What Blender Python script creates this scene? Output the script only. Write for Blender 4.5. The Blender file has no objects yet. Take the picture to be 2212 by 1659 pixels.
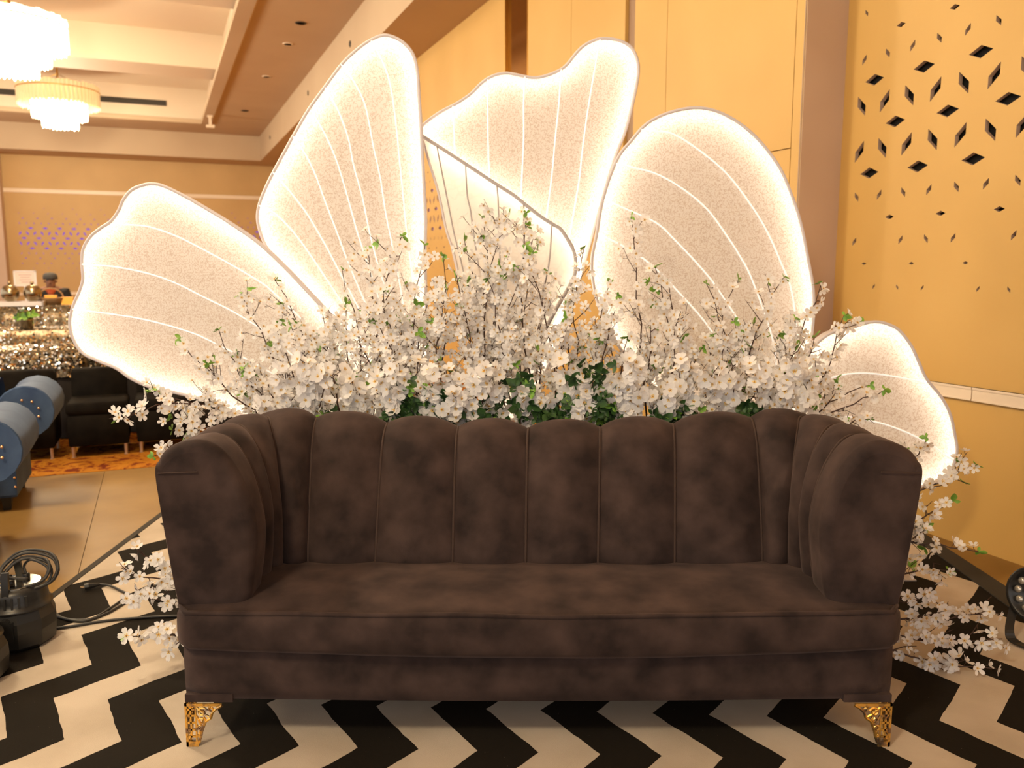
import bpy, bmesh, math, random
from mathutils import Vector, Matrix, noise
from mathutils.geometry import tessellate_polygon, delaunay_2d_cdt

# ------------------------------------------------------------------ camera, world, exposure
SC = bpy.context.scene
COL = SC.collection
PITCH = math.radians(7.86)
CAM_H = 1.45
FPX = 1790.0                       # focal length in pixels of the 2212 px wide frame
cam_d = bpy.data.cameras.new('camera')
cam_d.sensor_width = 36.0
cam_d.lens = FPX / 2212.0 * 36.0
cam_d.clip_end = 200
cam_d.dof.use_dof = True
cam_d.dof.focus_distance = 2.75
cam_d.dof.aperture_fstop = 3.4
cam_o = bpy.data.objects.new('camera', cam_d)
COL.objects.link(cam_o)
cam_o.location = (0, 0, CAM_H)
cam_o.rotation_euler = (math.pi / 2 - PITCH, 0, 0)
SC.camera = cam_o

world = bpy.data.worlds.new('ballroom_ambient')
SC.world = world
world.use_nodes = True
wb = world.node_tree.nodes['Background']
wb.inputs[0].default_value = (1.0, 0.94, 0.89, 1)
wb.inputs[1].default_value = 1.02

SC.view_settings.view_transform = 'Standard'
SC.view_settings.look = 'None'
SC.view_settings.gamma = 1.0
SC.view_settings.use_curve_mapping = False
SC.view_settings.exposure = 0.55
SC.cycles.max_bounces = 5
SC.cycles.diffuse_bounces = 4
SC.cycles.glossy_bounces = 2
SC.cycles.transmission_bounces = 4
SC.cycles.transparent_max_bounces = 6
SC.cycles.caustics_reflective = False
SC.cycles.caustics_refractive = False

WARM = (1.0, 0.85, 0.60)
CHANDELIER_POWER = 265
LED_STRENGTH = 9.0
DROP_STRENGTH = 5.0

# ------------------------------------------------------------------ geometry of the view: pixel -> place
CP, SP = math.cos(PITCH), math.sin(PITCH)
def ray(px, py):
    a = (px - 1106.0) / FPX
    b = -(py - 829.5) / FPX
    return Vector((a, CP + b * SP, -SP + b * CP))
def at(px, py, Y):
    r = ray(px, py); t = Y / r.y
    return Vector((r.x * t, Y, CAM_H + r.z * t))
def on_floor(px, py, z=0.0):
    r = ray(px, py); t = (z - CAM_H) / r.z
    return Vector((r.x * t, r.y * t, z))
# the room stands turned by 23 degrees against the sofa: a = across, b = along the long wall
TH = math.radians(23.0)
CU, SU = math.cos(TH), math.sin(TH)
def room(a, b, z=0.0):
    return Vector((a * CU - b * SU, a * SU + b * CU, z))
ROOM_M = Matrix.Rotation(TH, 4, 'Z')

# ------------------------------------------------------------------ helpers
class MB:
    """collects faces and links them as one mesh object"""
    def __init__(s):
        s.v = []; s.f = []; s.m = []
    def vert(s, p):
        s.v.append(tuple(p)); return len(s.v) - 1
    def face(s, idx, m=0):
        s.f.append(tuple(idx)); s.m.append(m)
    def poly(s, pts, m=0):
        s.face([s.vert(p) for p in pts], m)
    def box(s, x0, x1, y0, y1, z0, z1, m=0, M=None):
        P = [Vector((x, y, z)) for z in (z0, z1) for y in (y0, y1) for x in (x0, x1)]
        if M is not None: P = [M @ p for p in P]
        i = [s.vert(p) for p in P]
        for q in ((0, 2, 3, 1), (4, 5, 7, 6), (0, 1, 5, 4), (2, 6, 7, 3), (0, 4, 6, 2), (1, 3, 7, 5)):
            s.face([i[k] for k in q], m)
    def grid(s, rows, m=0, close_u=False, close_v=False):
        n, k = len(rows), len(rows[0])
        ids = [[s.vert(p) for p in r] for r in rows]
        for i in range(n if close_u else n - 1):
            for j in range(k if close_v else k - 1):
                a, b = ids[i], ids[(i + 1) % n]
                s.face((a[j], b[j], b[(j + 1) % k], a[(j + 1) % k]), m)
        return ids
    def tube(s, pts, r, n=6, m=0, closed=False, caps=True):
        pts = [Vector(p) for p in pts]
        N = len(pts)
        rad = r if isinstance(r, (list, tuple)) else [r] * N
        up = None; rows = []
        for i, p in enumerate(pts):
            if closed: t = pts[(i + 1) % N] - pts[i - 1]
            else: t = pts[min(i + 1, N - 1)] - pts[max(i - 1, 0)]
            if t.length < 1e-9: t = Vector((0, 0, 1))
            t.normalize()
            if up is None:
                up = t.orthogonal().normalized()
            else:
                up = up - t * up.dot(t)
                up = up.normalized() if up.length > 1e-6 else t.orthogonal().normalized()
            w = t.cross(up)
            rows.append([p + (up * math.cos(2 * math.pi * k / n) + w * math.sin(2 * math.pi * k / n)) * rad[i] for k in range(n)])
        ids = s.grid(rows, m, close_u=closed, close_v=True)
        if caps and not closed:
            s.face(ids[0][::-1], m); s.face(ids[-1], m)
    def lathe(s, prof, n=24, m=0, M=None, phase=0.0):
        rows = []
        for r, z in prof:
            row = []
            for k in range(n):
                a = 2 * math.pi * (k + phase) / n
                p = Vector((r * math.cos(a), r * math.sin(a), z))
                row.append(M @ p if M is not None else p)
            rows.append(row)
        ids = s.grid(rows, m, close_v=True)
        if prof[0][0] > 1e-6: s.face(ids[0][::-1], m)
        if prof[-1][0] > 1e-6: s.face(ids[-1], m)
    def ball(s, c, r, n=12, k=8, m=0, sz=1.0, M=None):
        prof = [(max(r * math.sin(math.pi * i / k), 1e-5), -r * sz * math.cos(math.pi * i / k)) for i in range(k + 1)]
        T = Matrix.Translation(c) if M is None else M @ Matrix.Translation(c)
        s.lathe(prof, n, m, T)
    def prism(s, poly, h0, h1, mp, m=0):
        """poly: list of 2D points, mp(u, v, h) -> 3D"""
        n = len(poly)
        A = [s.vert(mp(u, v, h0)) for u, v in poly]
        B = [s.vert(mp(u, v, h1)) for u, v in poly]
        tri = tessellate_polygon([[Vector((u, v, 0)) for u, v in poly]])
        for t in tri:
            s.face([A[i] for i in t][::-1], m); s.face([B[i] for i in t], m)
        for i in range(n):
            j = (i + 1) % n
            s.face((A[i], A[j], B[j], B[i]), m)
    def mesh(s, name, mats, smooth=False):
        me = bpy.data.meshes.new(name)
        me.from_pydata(s.v, [], s.f)
        for m in (mats if isinstance(mats, (list, tuple)) else [mats]):
            me.materials.append(m)
        if any(s.m): me.polygons.foreach_set('material_index', s.m)
        bm = bmesh.new(); bm.from_mesh(me)
        bmesh.ops.remove_doubles(bm, verts=bm.verts, dist=1e-6)
        bmesh.ops.recalc_face_normals(bm, faces=bm.faces)
        bm.to_mesh(me); bm.free()
        if smooth: me.polygons.foreach_set('use_smooth', [True] * len(me.polygons))
        return me
    def build(s, name, mats, parent=None, smooth=False, label=None):
        o = bpy.data.objects.new(name, s.mesh(name, mats, smooth))
        COL.objects.link(o)
        if parent is not None: o.parent = parent
        if label: o['label'] = label
        return o

def empty(name, loc=(0, 0, 0), rz=0.0):
    o = bpy.data.objects.new(name, None)
    o.empty_display_size = 0.1
    COL.objects.link(o)
    o.location = loc; o.rotation_euler = (0, 0, rz)
    return o
def tag(o, label, cat, group=None, kind=None):
    o['label'] = label; o['category'] = cat
    if group: o['group'] = group
    if kind: o['kind'] = kind
    return o
def structure(o, label=None):
    o['kind'] = 'structure'
    if label: o['label'] = label
    return o
def thing(name, label, cat, loc=(0, 0, 0), rz=0.0, group=None):
    return tag(empty(name, loc, rz), label, cat, group)
def copy_tree(o, parent=None):
    c = o.copy(); COL.objects.link(c)
    if parent is not None: c.parent = parent
    for ch in o.children: copy_tree(ch, c)
    return c
def smooth_curve(pts, k=6, closed=False):
    """Catmull-Rom through the points"""
    pts = [Vector(p) for p in pts]; n = len(pts); out = []
    for i in range(n if closed else n - 1):
        if closed: p0, p1, p2, p3 = pts[i - 1], pts[i], pts[(i + 1) % n], pts[(i + 2) % n]
        else: p0, p1, p2, p3 = pts[max(i - 1, 0)], pts[i], pts[i + 1], pts[min(i + 2, n - 1)]
        for j in range(k):
            t = j / k
            out.append(0.5 * ((2 * p1) + (p2 - p0) * t + (2 * p0 - 5 * p1 + 4 * p2 - p3) * t * t + (3 * p1 - p0 - 3 * p2 + p3) * t ** 3))
    if not closed: out.append(pts[-1])
    return out

# ------------------------------------------------------------------ materials
def mat(name, color, rough=0.6, metal=0.0, spec=0.5, emit=None, estr=0.0, sheen=0.0):
    m = bpy.data.materials.new(name); m.use_nodes = True
    b = m.node_tree.nodes['Principled BSDF']
    b.inputs['Base Color'].default_value = (*color, 1)
    b.inputs['Roughness'].default_value = rough
    b.inputs['Metallic'].default_value = metal
    b.inputs['Specular IOR Level'].default_value = spec
    if sheen:
        b.inputs['Sheen Weight'].default_value = sheen
        b.inputs['Sheen Roughness'].default_value = 0.45
        b.inputs['Sheen Tint'].default_value = tuple(.22 + .5 * c / max(color) for c in color) + (1,)
    if emit:
        b.inputs['Emission Color'].default_value = (*emit, 1)
        b.inputs['Emission Strength'].default_value = estr
    return m
def nodes(m):
    nt = m.node_tree
    return nt, nt.nodes, nt.links, nt.nodes['Principled BSDF']
def add_noise(m, c1, c2, scale=5.0, detail=4.0, lo=0.35, hi=0.65, bump=0.0, bscale=None, stretch=None, dist=0.002, coord='Object'):
    nt, N, L, b = nodes(m)
    tc = N.new('ShaderNodeTexCoord')
    src = tc.outputs[coord]
    if stretch:
        mp = N.new('ShaderNodeMapping'); mp.inputs['Scale'].default_value = stretch
        L.new(src, mp.inputs['Vector']); src = mp.outputs['Vector']
    n = N.new('ShaderNodeTexNoise'); n.inputs['Scale'].default_value = scale; n.inputs['Detail'].default_value = detail
    L.new(src, n.inputs['Vector'])
    r = N.new('ShaderNodeValToRGB')
    r.color_ramp.elements[0].position = lo; r.color_ramp.elements[0].color = (*c1, 1)
    r.color_ramp.elements[1].position = hi; r.color_ramp.elements[1].color = (*c2, 1)
    L.new(n.outputs['Fac'], r.inputs['Fac']); L.new(r.outputs['Color'], b.inputs['Base Color'])
    if bump:
        n2 = N.new('ShaderNodeTexNoise'); n2.inputs['Scale'].default_value = bscale or scale * 8; n2.inputs['Detail'].default_value = 3
        L.new(src, n2.inputs['Vector'])
        bp = N.new('ShaderNodeBump'); bp.inputs['Strength'].default_value = bump; bp.inputs['Distance'].default_value = dist
        L.new(n2.outputs['Fac'], bp.inputs['Height']); L.new(bp.outputs['Normal'], b.inputs['Normal'])
    return m

M = {}
M['wall'] = add_noise(mat('gold_wall_paint', (.60, .36, .095), .55), (.58, .345, .09), (.625, .38, .108), 1.3, 2)
M['wall_far'] = add_noise(mat('tan_wall_paint', (.56, .36, .15), .6), (.53, .34, .14), (.585, .38, .16), .8, 3)
M['pier'] = add_noise(mat('mauve_shade_tone', (.52, .37, .27), .6), (.50, .35, .25), (.55, .395, .29), 1.5, 2)  # shade of the turned pier face put into the wall colour
M['pier_dark'] = mat('dark_return_tone', (.30, .18, .10), .6)  # darker tone for the recess strip between the panels
M['ceiling'] = add_noise(mat('ceiling_paint', (.52, .385, .25), .7), (.50, .365, .235), (.54, .405, .265), .7, 2)
M['ceiling_lit'] = mat('ceiling_lit_tone', (.70, .58, .44), .7)  # lighter copy of the ceiling paint, chandelier light put into the colour
M['trim'] = mat('pale_rail_paint', (.80, .66, .50), .45)
M['dark_void'] = mat('dark_cavity', (.012, .009, .006), .8)
M['purple'] = mat('purple_lit_cavity', (.08, .03, .16), .8, emit=(.30, .12, .75), estr=.45)
M['slat_dark'] = mat('dark_vent', (.05, .04, .03), .6)
M['mirror'] = mat('bronze_mirror', (.32, .15, .03), .12, .9)
M['floor'] = add_noise(mat('tan_vinyl_floor', (.27, .155, .042), .55, spec=.25), (.235, .13, .032), (.30, .175, .05), 2.2, 6, bump=.15, bscale=30)
M['white_metal'] = mat('white_metal', (.82, .80, .78), .4)
M['velvet'] = mat('brown_velvet', (.05, .03, .025), .85, spec=.2, sheen=.12)
add_noise(M['velvet'], (.018, .0106, .0092), (.060, .0365, .0300), 9.0, 6, .32, .69, bump=.35, bscale=420, dist=.0012)
M['piping'] = mat('brown_piping', (.050, .029, .022), .75, spec=.25, sheen=.1)
M['gold'] = add_noise(mat('worn_gold', (.85, .48, .10), .32, .9), (.30, .19, .12), (.95, .55, .12), 28, 4, .40, .52)
M['black'] = mat('black_plastic', (.018, .016, .014), .38)
M['rubber'] = mat('black_rubber', (.022, .019, .016), .55)
M['chrome'] = mat('chrome', (.72, .66, .56), .18, 1.0)
M['lens'] = mat('lens_glass', (.55, .5, .42), .12, .6)
M['blue'] = add_noise(mat('blue_velvet', (.05, .10, .20), .75, sheen=.18), (.025, .055, .13), (.065, .115, .21), 6, 5, .35, .7, bump=.25, bscale=300)
M['nail'] = mat('copper_nail', (.85, .52, .30), .25, 1.0)
M['blackcloth'] = add_noise(mat('black_chair_cloth', (.010, .008, .006), .9, spec=.08), (.007, .0055, .0045), (.014, .011, .008), 8, 4)
M['leg_metal'] = mat('brushed_leg', (.62, .50, .38), .35, .8)
M['sequin'] = mat('silver_sequin', (.95, .90, .80), .09, 1.0)
M['sequin_cloth'] = add_noise(mat('dark_sequin_backing', (.10, .075, .045), .35, .5), (.05, .035, .02), (.20, .15, .09), 40, 3)
M['drape'] = mat('black_table_skirt', (.016, .012, .010), .85)
M['mirror_ball'] = mat('antique_mirror_ball', (.36, .28, .17), .24, 1.0)
M['tray'] = mat('white_tray', (.80, .74, .72), .35)
M['paper'] = mat('pink_paper', (.85, .66, .58), .7)
M['ink'] = mat('grey_ink', (.45, .34, .32), .8)
M['lantern'] = mat('amber_box', (.75, .32, .04), .5, emit=(1.0, .42, .05), estr=.35)
M['wicker'] = mat('wicker', (.38, .22, .10), .7)
M['skin'] = mat('skin', (.28, .13, .075), .6)
M['jacket'] = mat('black_jacket', (.014, .012, .012), .8)
M['cap'] = mat('grey_cap', (.07, .065, .06), .8)
M['scarf'] = mat('rust_scarf', (.42, .075, .02), .8)
M['leaf'] = add_noise(mat('fresh_leaf', (.16, .34, .035), .5), (.10, .26, .025), (.27, .46, .06), 30, 2)
M['leaf_dark'] = add_noise(mat('dark_leaf', (.02, .06, .015), .5), (.010, .035, .010), (.04, .10, .02), 40, 2)
M['stem'] = mat('brown_stem', (.055, .022, .012), .65)
M['centre'] = mat('yellow_centre', (.85, .56, .12), .6)
M['amber_spot'] = mat('amber_spot', (.50, .22, .03), .6)

def petal_white(name, col, tr):
    m = bpy.data.materials.new(name); m.use_nodes = True
    nt = m.node_tree; N, L = nt.nodes, nt.links
    N.remove(N['Principled BSDF']); out = N['Material Output']
    d = N.new('ShaderNodeBsdfDiffuse'); d.inputs[0].default_value = (*col, 1)
    t = N.new('ShaderNodeBsdfTranslucent'); t.inputs[0].default_value = (*col, 1)
    mx = N.new('ShaderNodeMixShader'); mx.inputs[0].default_value = tr
    L.new(d.outputs[0], mx.inputs[1]); L.new(t.outputs[0], mx.inputs[2]); L.new(mx.outputs[0], out.inputs[0])
    return m
M['blossom'] = petal_white('blossom_silk', (.95, .92, .90), .40)

def fabric_mat(name, lo, hi, scale):
    """sheer white cloth with a fine worm-like embroidery"""
    m = bpy.data.materials.new(name); m.use_nodes = True
    nt = m.node_tree; N, L = nt.nodes, nt.links
    N.remove(N['Principled BSDF']); out = N['Material Output']
    tc = N.new('ShaderNodeTexCoord')
    nz = N.new('ShaderNodeTexNoise'); nz.inputs['Scale'].default_value = scale; nz.inputs['Detail'].default_value = 1.5
    L.new(tc.outputs['Object'], nz.inputs['Vector'])
    s1 = N.new('ShaderNodeMath'); s1.operation = 'SUBTRACT'; s1.inputs[1].default_value = .5
    s2 = N.new('ShaderNodeMath'); s2.operation = 'ABSOLUTE'
    L.new(nz.outputs['Fac'], s1.inputs[0]); L.new(s1.outputs[0], s2.inputs[0])
    r = N.new('ShaderNodeValToRGB')
    r.color_ramp.elements[0].position = .012; r.color_ramp.elements[0].color = (*lo, 1)
    r.color_ramp.elements[1].position = .06; r.color_ramp.elements[1].color = (*hi, 1)
    L.new(s2.outputs[0], r.inputs['Fac'])
    d = N.new('ShaderNodeBsdfDiffuse'); t = N.new('ShaderNodeBsdfTranslucent')
    L.new(r.outputs[0], d.inputs[0]); L.new(r.outputs[0], t.inputs[0])
    mx = N.new('ShaderNodeMixShader'); mx.inputs[0].default_value = .5
    L.new(d.outputs[0], mx.inputs[1]); L.new(t.outputs[0], mx.inputs[2])
    L.new(mx.outputs[0], out.inputs[0])
    return m
M['fabric'] = fabric_mat('embroidered_sheer', (.74, .66, .60), (.95, .92, .89), 78)
M['fabric_plain'] = fabric_mat('plain_sheer', (.90, .84, .78), (.93, .88, .82), 20)
M['rib'] = mat('rib_added_glow', (.92, .90, .88), .5, emit=(1.0, .94, .87), estr=.36)  # weak emission added so the ribs read brighter than the cloth
M['frame'] = mat('pale_frame', (.66, .60, .60), .5)
M['tube_grey'] = mat('grey_tube', (.42, .38, .38), .5)
M['led'] = mat('led_rope', (1, .9, .8), .5, emit=(1.0, .86, .66), estr=LED_STRENGTH)
M['drop'] = mat('lit_crystal', (1, .9, .75), .3, emit=(1.0, .80, .52), estr=DROP_STRENGTH)
M['drop_off'] = mat('unlit_crystal_faint_glow', (.85, .66, .38), .3, emit=(1.0, .72, .35), estr=.25)  # tier that is off, given a faint added glow in its material
M['brass'] = mat('brass', (.75, .45, .10), .3, 1.0)

def rug_mat():
    m = mat('chevron_rug', (.5, .5, .5), .95, spec=.1)
    nt, N, L, b = nodes(m)
    tc = N.new('ShaderNodeTexCoord'); sp = N.new('ShaderNodeSeparateXYZ')
    nzw = N.new('ShaderNodeTexNoise'); nzw.inputs['Scale'].default_value = 7; nzw.inputs['Detail'].default_value = 2
    L.new(tc.outputs['Object'], nzw.inputs['Vector']); L.new(tc.outputs['Object'], sp.inputs[0])
    def op(o, a, b_=None, c=None):
        n = N.new('ShaderNodeMath'); n.operation = o
        for i, q in enumerate((a, b_, c)):
            if q is None: continue
            if isinstance(q, (int, float)): n.inputs[i].default_value = q
            else: L.new(q, n.inputs[i])
        return n.outputs[0]
    X, Y = sp.outputs['X'], sp.outputs['Y']
    wob = op('MULTIPLY', op('SUBTRACT', nzw.outputs['Fac'], .5), .022)
    yr = op('ADD', Y, op('MULTIPLY', X, .048))
    xr = op('ADD', op('SUBTRACT', X, op('MULTIPLY', Y, .048)), wob)
    # triangle wave: 0 at the rows pointing right (y' = 2.33 + .484 n), 1 at the rows pointing left
    T = op('PINGPONG', op('DIVIDE', op('SUBTRACT', yr, 2.33 - .484 * 8), .242), 1.0)
    k = op('DIVIDE', op('ADD', op('ADD', xr, op('MULTIPLY', T, .182)), 1.504), .1842)
    k2 = op('FLOORED_MODULO', op('FLOOR', k), 2.0)
    dirt = N.new('ShaderNodeTexNoise'); dirt.inputs['Scale'].default_value = 3.0; dirt.inputs['Detail'].default_value = 4
    L.new(tc.outputs['Object'], dirt.inputs['Vector'])
    r1 = N.new('ShaderNodeValToRGB'); r1.color_ramp.elements[0].color = (.45, .37, .285, 1); r1.color_ramp.elements[1].color = (.55, .46, .365, 1)
    r1.color_ramp.elements[0].position = .35; r1.color_ramp.elements[1].position = .6
    L.new(dirt.outputs['Fac'], r1.inputs['Fac'])
    r2 = N.new('ShaderNodeValToRGB'); r2.color_ramp.elements[0].color = (.009, .007, .005, 1); r2.color_ramp.elements[1].color = (.018, .014, .010, 1)
    L.new(dirt.outputs['Fac'], r2.inputs['Fac'])
    mx = N.new('ShaderNodeMix'); mx.data_type = 'RGBA'
    L.new(k2, mx.inputs[0]); L.new(r1.outputs[0], mx.inputs[6]); L.new(r2.outputs[0], mx.inputs[7])
    # lint specks
    vo = N.new('ShaderNodeTexVoronoi'); vo.inputs['Scale'].default_value = 38
    L.new(tc.outputs['Object'], vo.inputs['Vector'])
    lint = op('LESS_THAN', vo.outputs['Distance'], .035)
    mx2 = N.new('ShaderNodeMix'); mx2.data_type = 'RGBA'; mx2.inputs[7].default_value = (.30, .25, .20, 1)
    L.new(op('MULTIPLY', lint, .6), mx2.inputs[0]); L.new(mx.outputs[2], mx2.inputs[6])
    L.new(mx2.outputs[2], b.inputs['Base Color'])
    bn = N.new('ShaderNodeTexNoise'); bn.inputs['Scale'].default_value = 350
    L.new(tc.outputs['Object'], bn.inputs['Vector'])
    bp = N.new('ShaderNodeBump'); bp.inputs['Strength'].default_value = .4; bp.inputs['Distance'].default_value = .002
    L.new(bn.outputs['Fac'], bp.inputs['Height']); L.new(bp.outputs['Normal'], b.inputs['Normal'])
    return m
M['rug'] = rug_mat()
M['rug_edge'] = mat('rug_edge_black', (.028, .022, .015), .9)

def carpet_mat():
    m = mat('orange_carpet', (.5, .2, .03), .95, spec=.1)
    nt, N, L, b = nodes(m)
    tc = N.new('ShaderNodeTexCoord')
    n = N.new('ShaderNodeTexNoise'); n.inputs['Scale'].default_value = 6; n.inputs['Detail'].default_value = 3; n.inputs['Distortion'].default_value = 2.5
    L.new(tc.outputs['Object'], n.inputs['Vector'])
    r = N.new('ShaderNodeValToRGB'); e = r.color_ramp.elements
    e[0].position = .38; e[0].color = (.16, .028, .008, 1)
    e[1].position = .47; e[1].color = (.42, .15, .014, 1)
    x = e.new(.60); x.color = (.46, .19, .018, 1)
    x = e.new(.66); x.color = (.22, .05, .01, 1)
    L.new(n.outputs['Fac'], r.inputs['Fac']); L.new(r.outputs[0], b.inputs['Base Color'])
    return m
M['carpet'] = carpet_mat()

for k_ in ('drop', 'drop_off', 'purple', 'lantern', 'rib'):
    M[k_].cycles.emission_sampling = 'NONE'

# ------------------------------------------------------------------ the room
Z1, Z2, Z3, ZB = 4.41, 5.06, 5.82, 5.20
A_PERF, A_PAN, B_PIER, B_BACK = 3.86, 3.55, 3.98, 25.4
def rbuild(mb, name, mats, parent=None, label=None, smooth=False):
    o = mb.build(name, mats, parent, smooth, label)
    if parent is None: o.rotation_euler = (0, 0, TH)
    return o

# floor: joint layer, vinyl sheets, carpet beyond
mb = MB(); mb.box(-9, 4.2, -7, 26, -.10, -.006)
floor = structure(rbuild(mb, 'floor', M['dark_void']))
x0 = -.427 - 1.83 * 4
while x0 < 4.0:
    mb = MB(); mb.box(x0 + .0015, min(x0 + 1.83, 4.1) - .0015, -6.5, 6.566, -.006, 0)
    mb.build('floor_sheet', M['floor'], floor)
    x0 += 1.83
mb = MB(); mb.box(-9, 4.1, 6.57, 25.6, -.006, .002)
structure(rbuild(mb, 'floor_carpet', M['carpet']), 'orange and red patterned carpet beyond the tan floor')

# diamond perforations, shared by the long wall and the far wall
def hole_rows():
    r = []
    def H(z, ph, sc, keep=None): r.append(('H', z, ph, sc, keep))
    def S(z, ph, sc, keep=None): r.append(('S', z, ph, sc, keep))
    H(3.055, 3.416, .28, 2); S(2.92, 3.502, .34, 2); H(2.792, 3.249, .45, 0); S(2.66, 3.331, .48, 0)
    H(2.532, 3.416, 1, 0); S(2.40, 3.502, 1, 0); H(2.274, 3.249, 1, 0); S(2.14, 3.331, 1, 0); H(2.009, 3.416, 1, 0)
    S(1.878, 3.502, .48, 0); H(1.747, 3.249, .45, 0); S(1.616, 3.331, .42, 3); H(1.485, 3.416, .26, 0); S(1.352, 3.502, .27, 3)
    return r
def hole_list(b0, b1):
    out = []
    for kind, z, ph, sc, keep in hole_rows():
        step = .338 if kind == 'H' else .169
        i0 = math.ceil((b0 - ph) / step); i1 = math.floor((b1 - ph) / step)
        for i in range(i0, i1 + 1):
            b = ph + i * step
            if b < b0 + .09 or b > b1 - .09: continue
            if keep == 2 and (i % 2): continue
            if keep == 3 and (i % 4 == 2): continue
            if kind == 'H':
                out.append([(b - .068 * sc, z), (b, z - .032 * sc), (b + .068 * sc, z), (b, z + .032 * sc)])
            else:
                w, l = .031 * sc, .060 * sc
                if i % 2 == 0:   # falls towards smaller b
                    out.append([(b - w, z - l), (b + w, z), (b + w, z + l), (b - w, z)])
                else:
                    out.append([(b - w, z), (b + w, z - l), (b + w, z), (b - w, z + l)])
    return out
def perforated(name, mp, u0, u1, v0, v1, holes, mats, depth=.028, parent=None):
    vs = [Vector(p) for p in ((u0, v0), (u1, v0), (u1, v1), (u0, v1))]
    es = [(0, 1), (1, 2), (2, 3), (3, 0)]
    for h in holes:
        k = len(vs); vs += [Vector(p) for p in h]
        es += [(k + i, k + (i + 1) % 4) for i in range(4)]
    ov, oe, of, *_ = delaunay_2d_cdt(vs, es, [], 2, 1e-6)
    mb = MB()
    ids = [mb.vert(mp(p.x, p.y, 0)) for p in ov]
    boxes = [(min(p[0] for p in h), max(p[0] for p in h), min(p[1] for p in h), max(p[1] for p in h), h) for h in holes]
    def in_hole(x, y):
        for x0, x1, y0, y1, h in boxes:
            if x0 < x < x1 and y0 < y < y1:
                s_ = [(h[(i + 1) % 4][0] - h[i][0]) * (y - h[i][1]) - (h[(i + 1) % 4][1] - h[i][1]) * (x - h[i][0]) for i in range(4)]
                if all(v > 0 for v in s_) or all(v < 0 for v in s_): return True
        return False
    for f in of:
        c = sum((ov[i] for i in f), Vector((0, 0))) / len(f)
        if not in_hole(c.x, c.y): mb.face([ids[i] for i in f], 0)
    for h in holes:
        for i in range(4):
            p, q = h[i], h[(i + 1) % 4]
            mb.poly([mp(*p, 0), mp(*q, 0), mp(*q, depth), mp(*p, depth)], 1)
    return rbuild(mb, name, mats, parent)

mpR = lambda b, z, d: Vector((A_PERF + d, b, z))
w = structure(perforated('wall_right', mpR, -3.0, B_PIER, 0, Z1, hole_list(-3.0, B_PIER), [M['wall'], M['pier']]), 'gold wall with diamond perforations on the right')
mb = MB(); mb.box(A_PERF + .05, A_PERF + .25, -3, B_PIER + .2, 0, Z1)
mb.build('backing', M['dark_void'], w)
mb = MB()
for b0, b1 in ((-3.0, 2.968), (2.974, B_PIER)):
    mb = MB(); mb.box(A_PERF - .018, A_PERF, b0, b1, .778, .848); mb.box(A_PERF - .022, A_PERF, b0, b1, .836, .848); mb.box(A_PERF - .022, A_PERF, b0, b1, .778, .786)
    mb.build('chair_rail', M['trim'], w)
# pier and folding panel wall
mb = MB(); mb.box(A_PAN, A_PERF + .2, B_PIER, B_PIER + .02, 0, Z1)
mb.poly([(A_PAN + .05, B_PIER, 0), (A_PAN + .05, B_BACK, 0), (A_PAN + .05, B_BACK, Z1), (A_PAN + .05, B_PIER, Z1)])
pw = structure(rbuild(mb, 'wall_panels', M['pier']), 'panelled gold wall running to the far end')
def panel(b0, b1, z0=0.0, z1=Z1, name='wall_panel', m='wall', a=A_PAN):
    mb = MB(); g = .003
    mb.box(a, A_PAN + .045, b0 + g, b1 - g, z0 + g, z1 - (0 if z1 == Z1 else g))
    return mb.build(name, M[m], pw)
panel(B_PIER, 4.07); panel(4.07, 5.44, 2.175, Z1); panel(4.07, 5.44, 0, 2.175, 'door_leaf'); panel(5.44, 5.90)
panel(6.045, 7.0); panel(7.0, 7.96); panel(8.55, 10.35)
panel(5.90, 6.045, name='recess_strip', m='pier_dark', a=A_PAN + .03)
mb = MB(); mb.box(A_PAN + .03, A_PAN + .04, 7.965, 8.545, 0, Z1); mb.build('bronze_mirror', M['mirror'], pw)
mb = MB(); mb.box(A_PAN - .005, A_PAN + .045, 8.535, 8.55, 0, Z1); mb.box(A_PAN - .004, A_PAN + .045, 7.955, 7.965, 0, Z1); mb.build('mirror_edge', M['brass'], pw)
mpF = lambda b, z, d: Vector((A_PAN + d, b, z))
o = perforated('perforated_panel', mpF, 10.35, B_BACK, 0, Z1, hole_list(10.4, 13.4), [M['wall'], M['pier']], parent=pw)
mb = MB(); mb.box(A_PAN + .034, A_PAN + .046, 10.36, 13.5, .9, 3.3); mb.build('backing', M['purple'], pw)
# far wall
mpB = lambda a, z, d: Vector((a, B_BACK + d, z))
w = structure(perforated('wall_back', mpB, -9, 3.6, 0, Z1 + .1, hole_list(-3.4, 3.3), [M['wall_far'], M['wall_far']]), 'tan far wall with purple lit diamond holes')
mb = MB(); mb.box(-9, 3.7, B_BACK + .05, B_BACK + .2, 0, Z1 + .1); mb.build('backing', M['purple'], w)
mb = MB(); mb.box(-9, 3.5, B_BACK - .03, B_BACK, .775, .85); mb.build('chair_rail', M['trim'], w)
mb = MB(); mb.box(-9, 3.5, B_BACK - .03, B_BACK, 3.45, 3.55); mb.build('upper_rail', M['trim'], w)
mb = MB(); mb.box(-7.0, -3.56, B_BACK - .5, B_BACK - .04, 0, Z1 + .02)
pil = structure(rbuild(mb, 'wall_pilaster', M['pier']))
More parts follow.
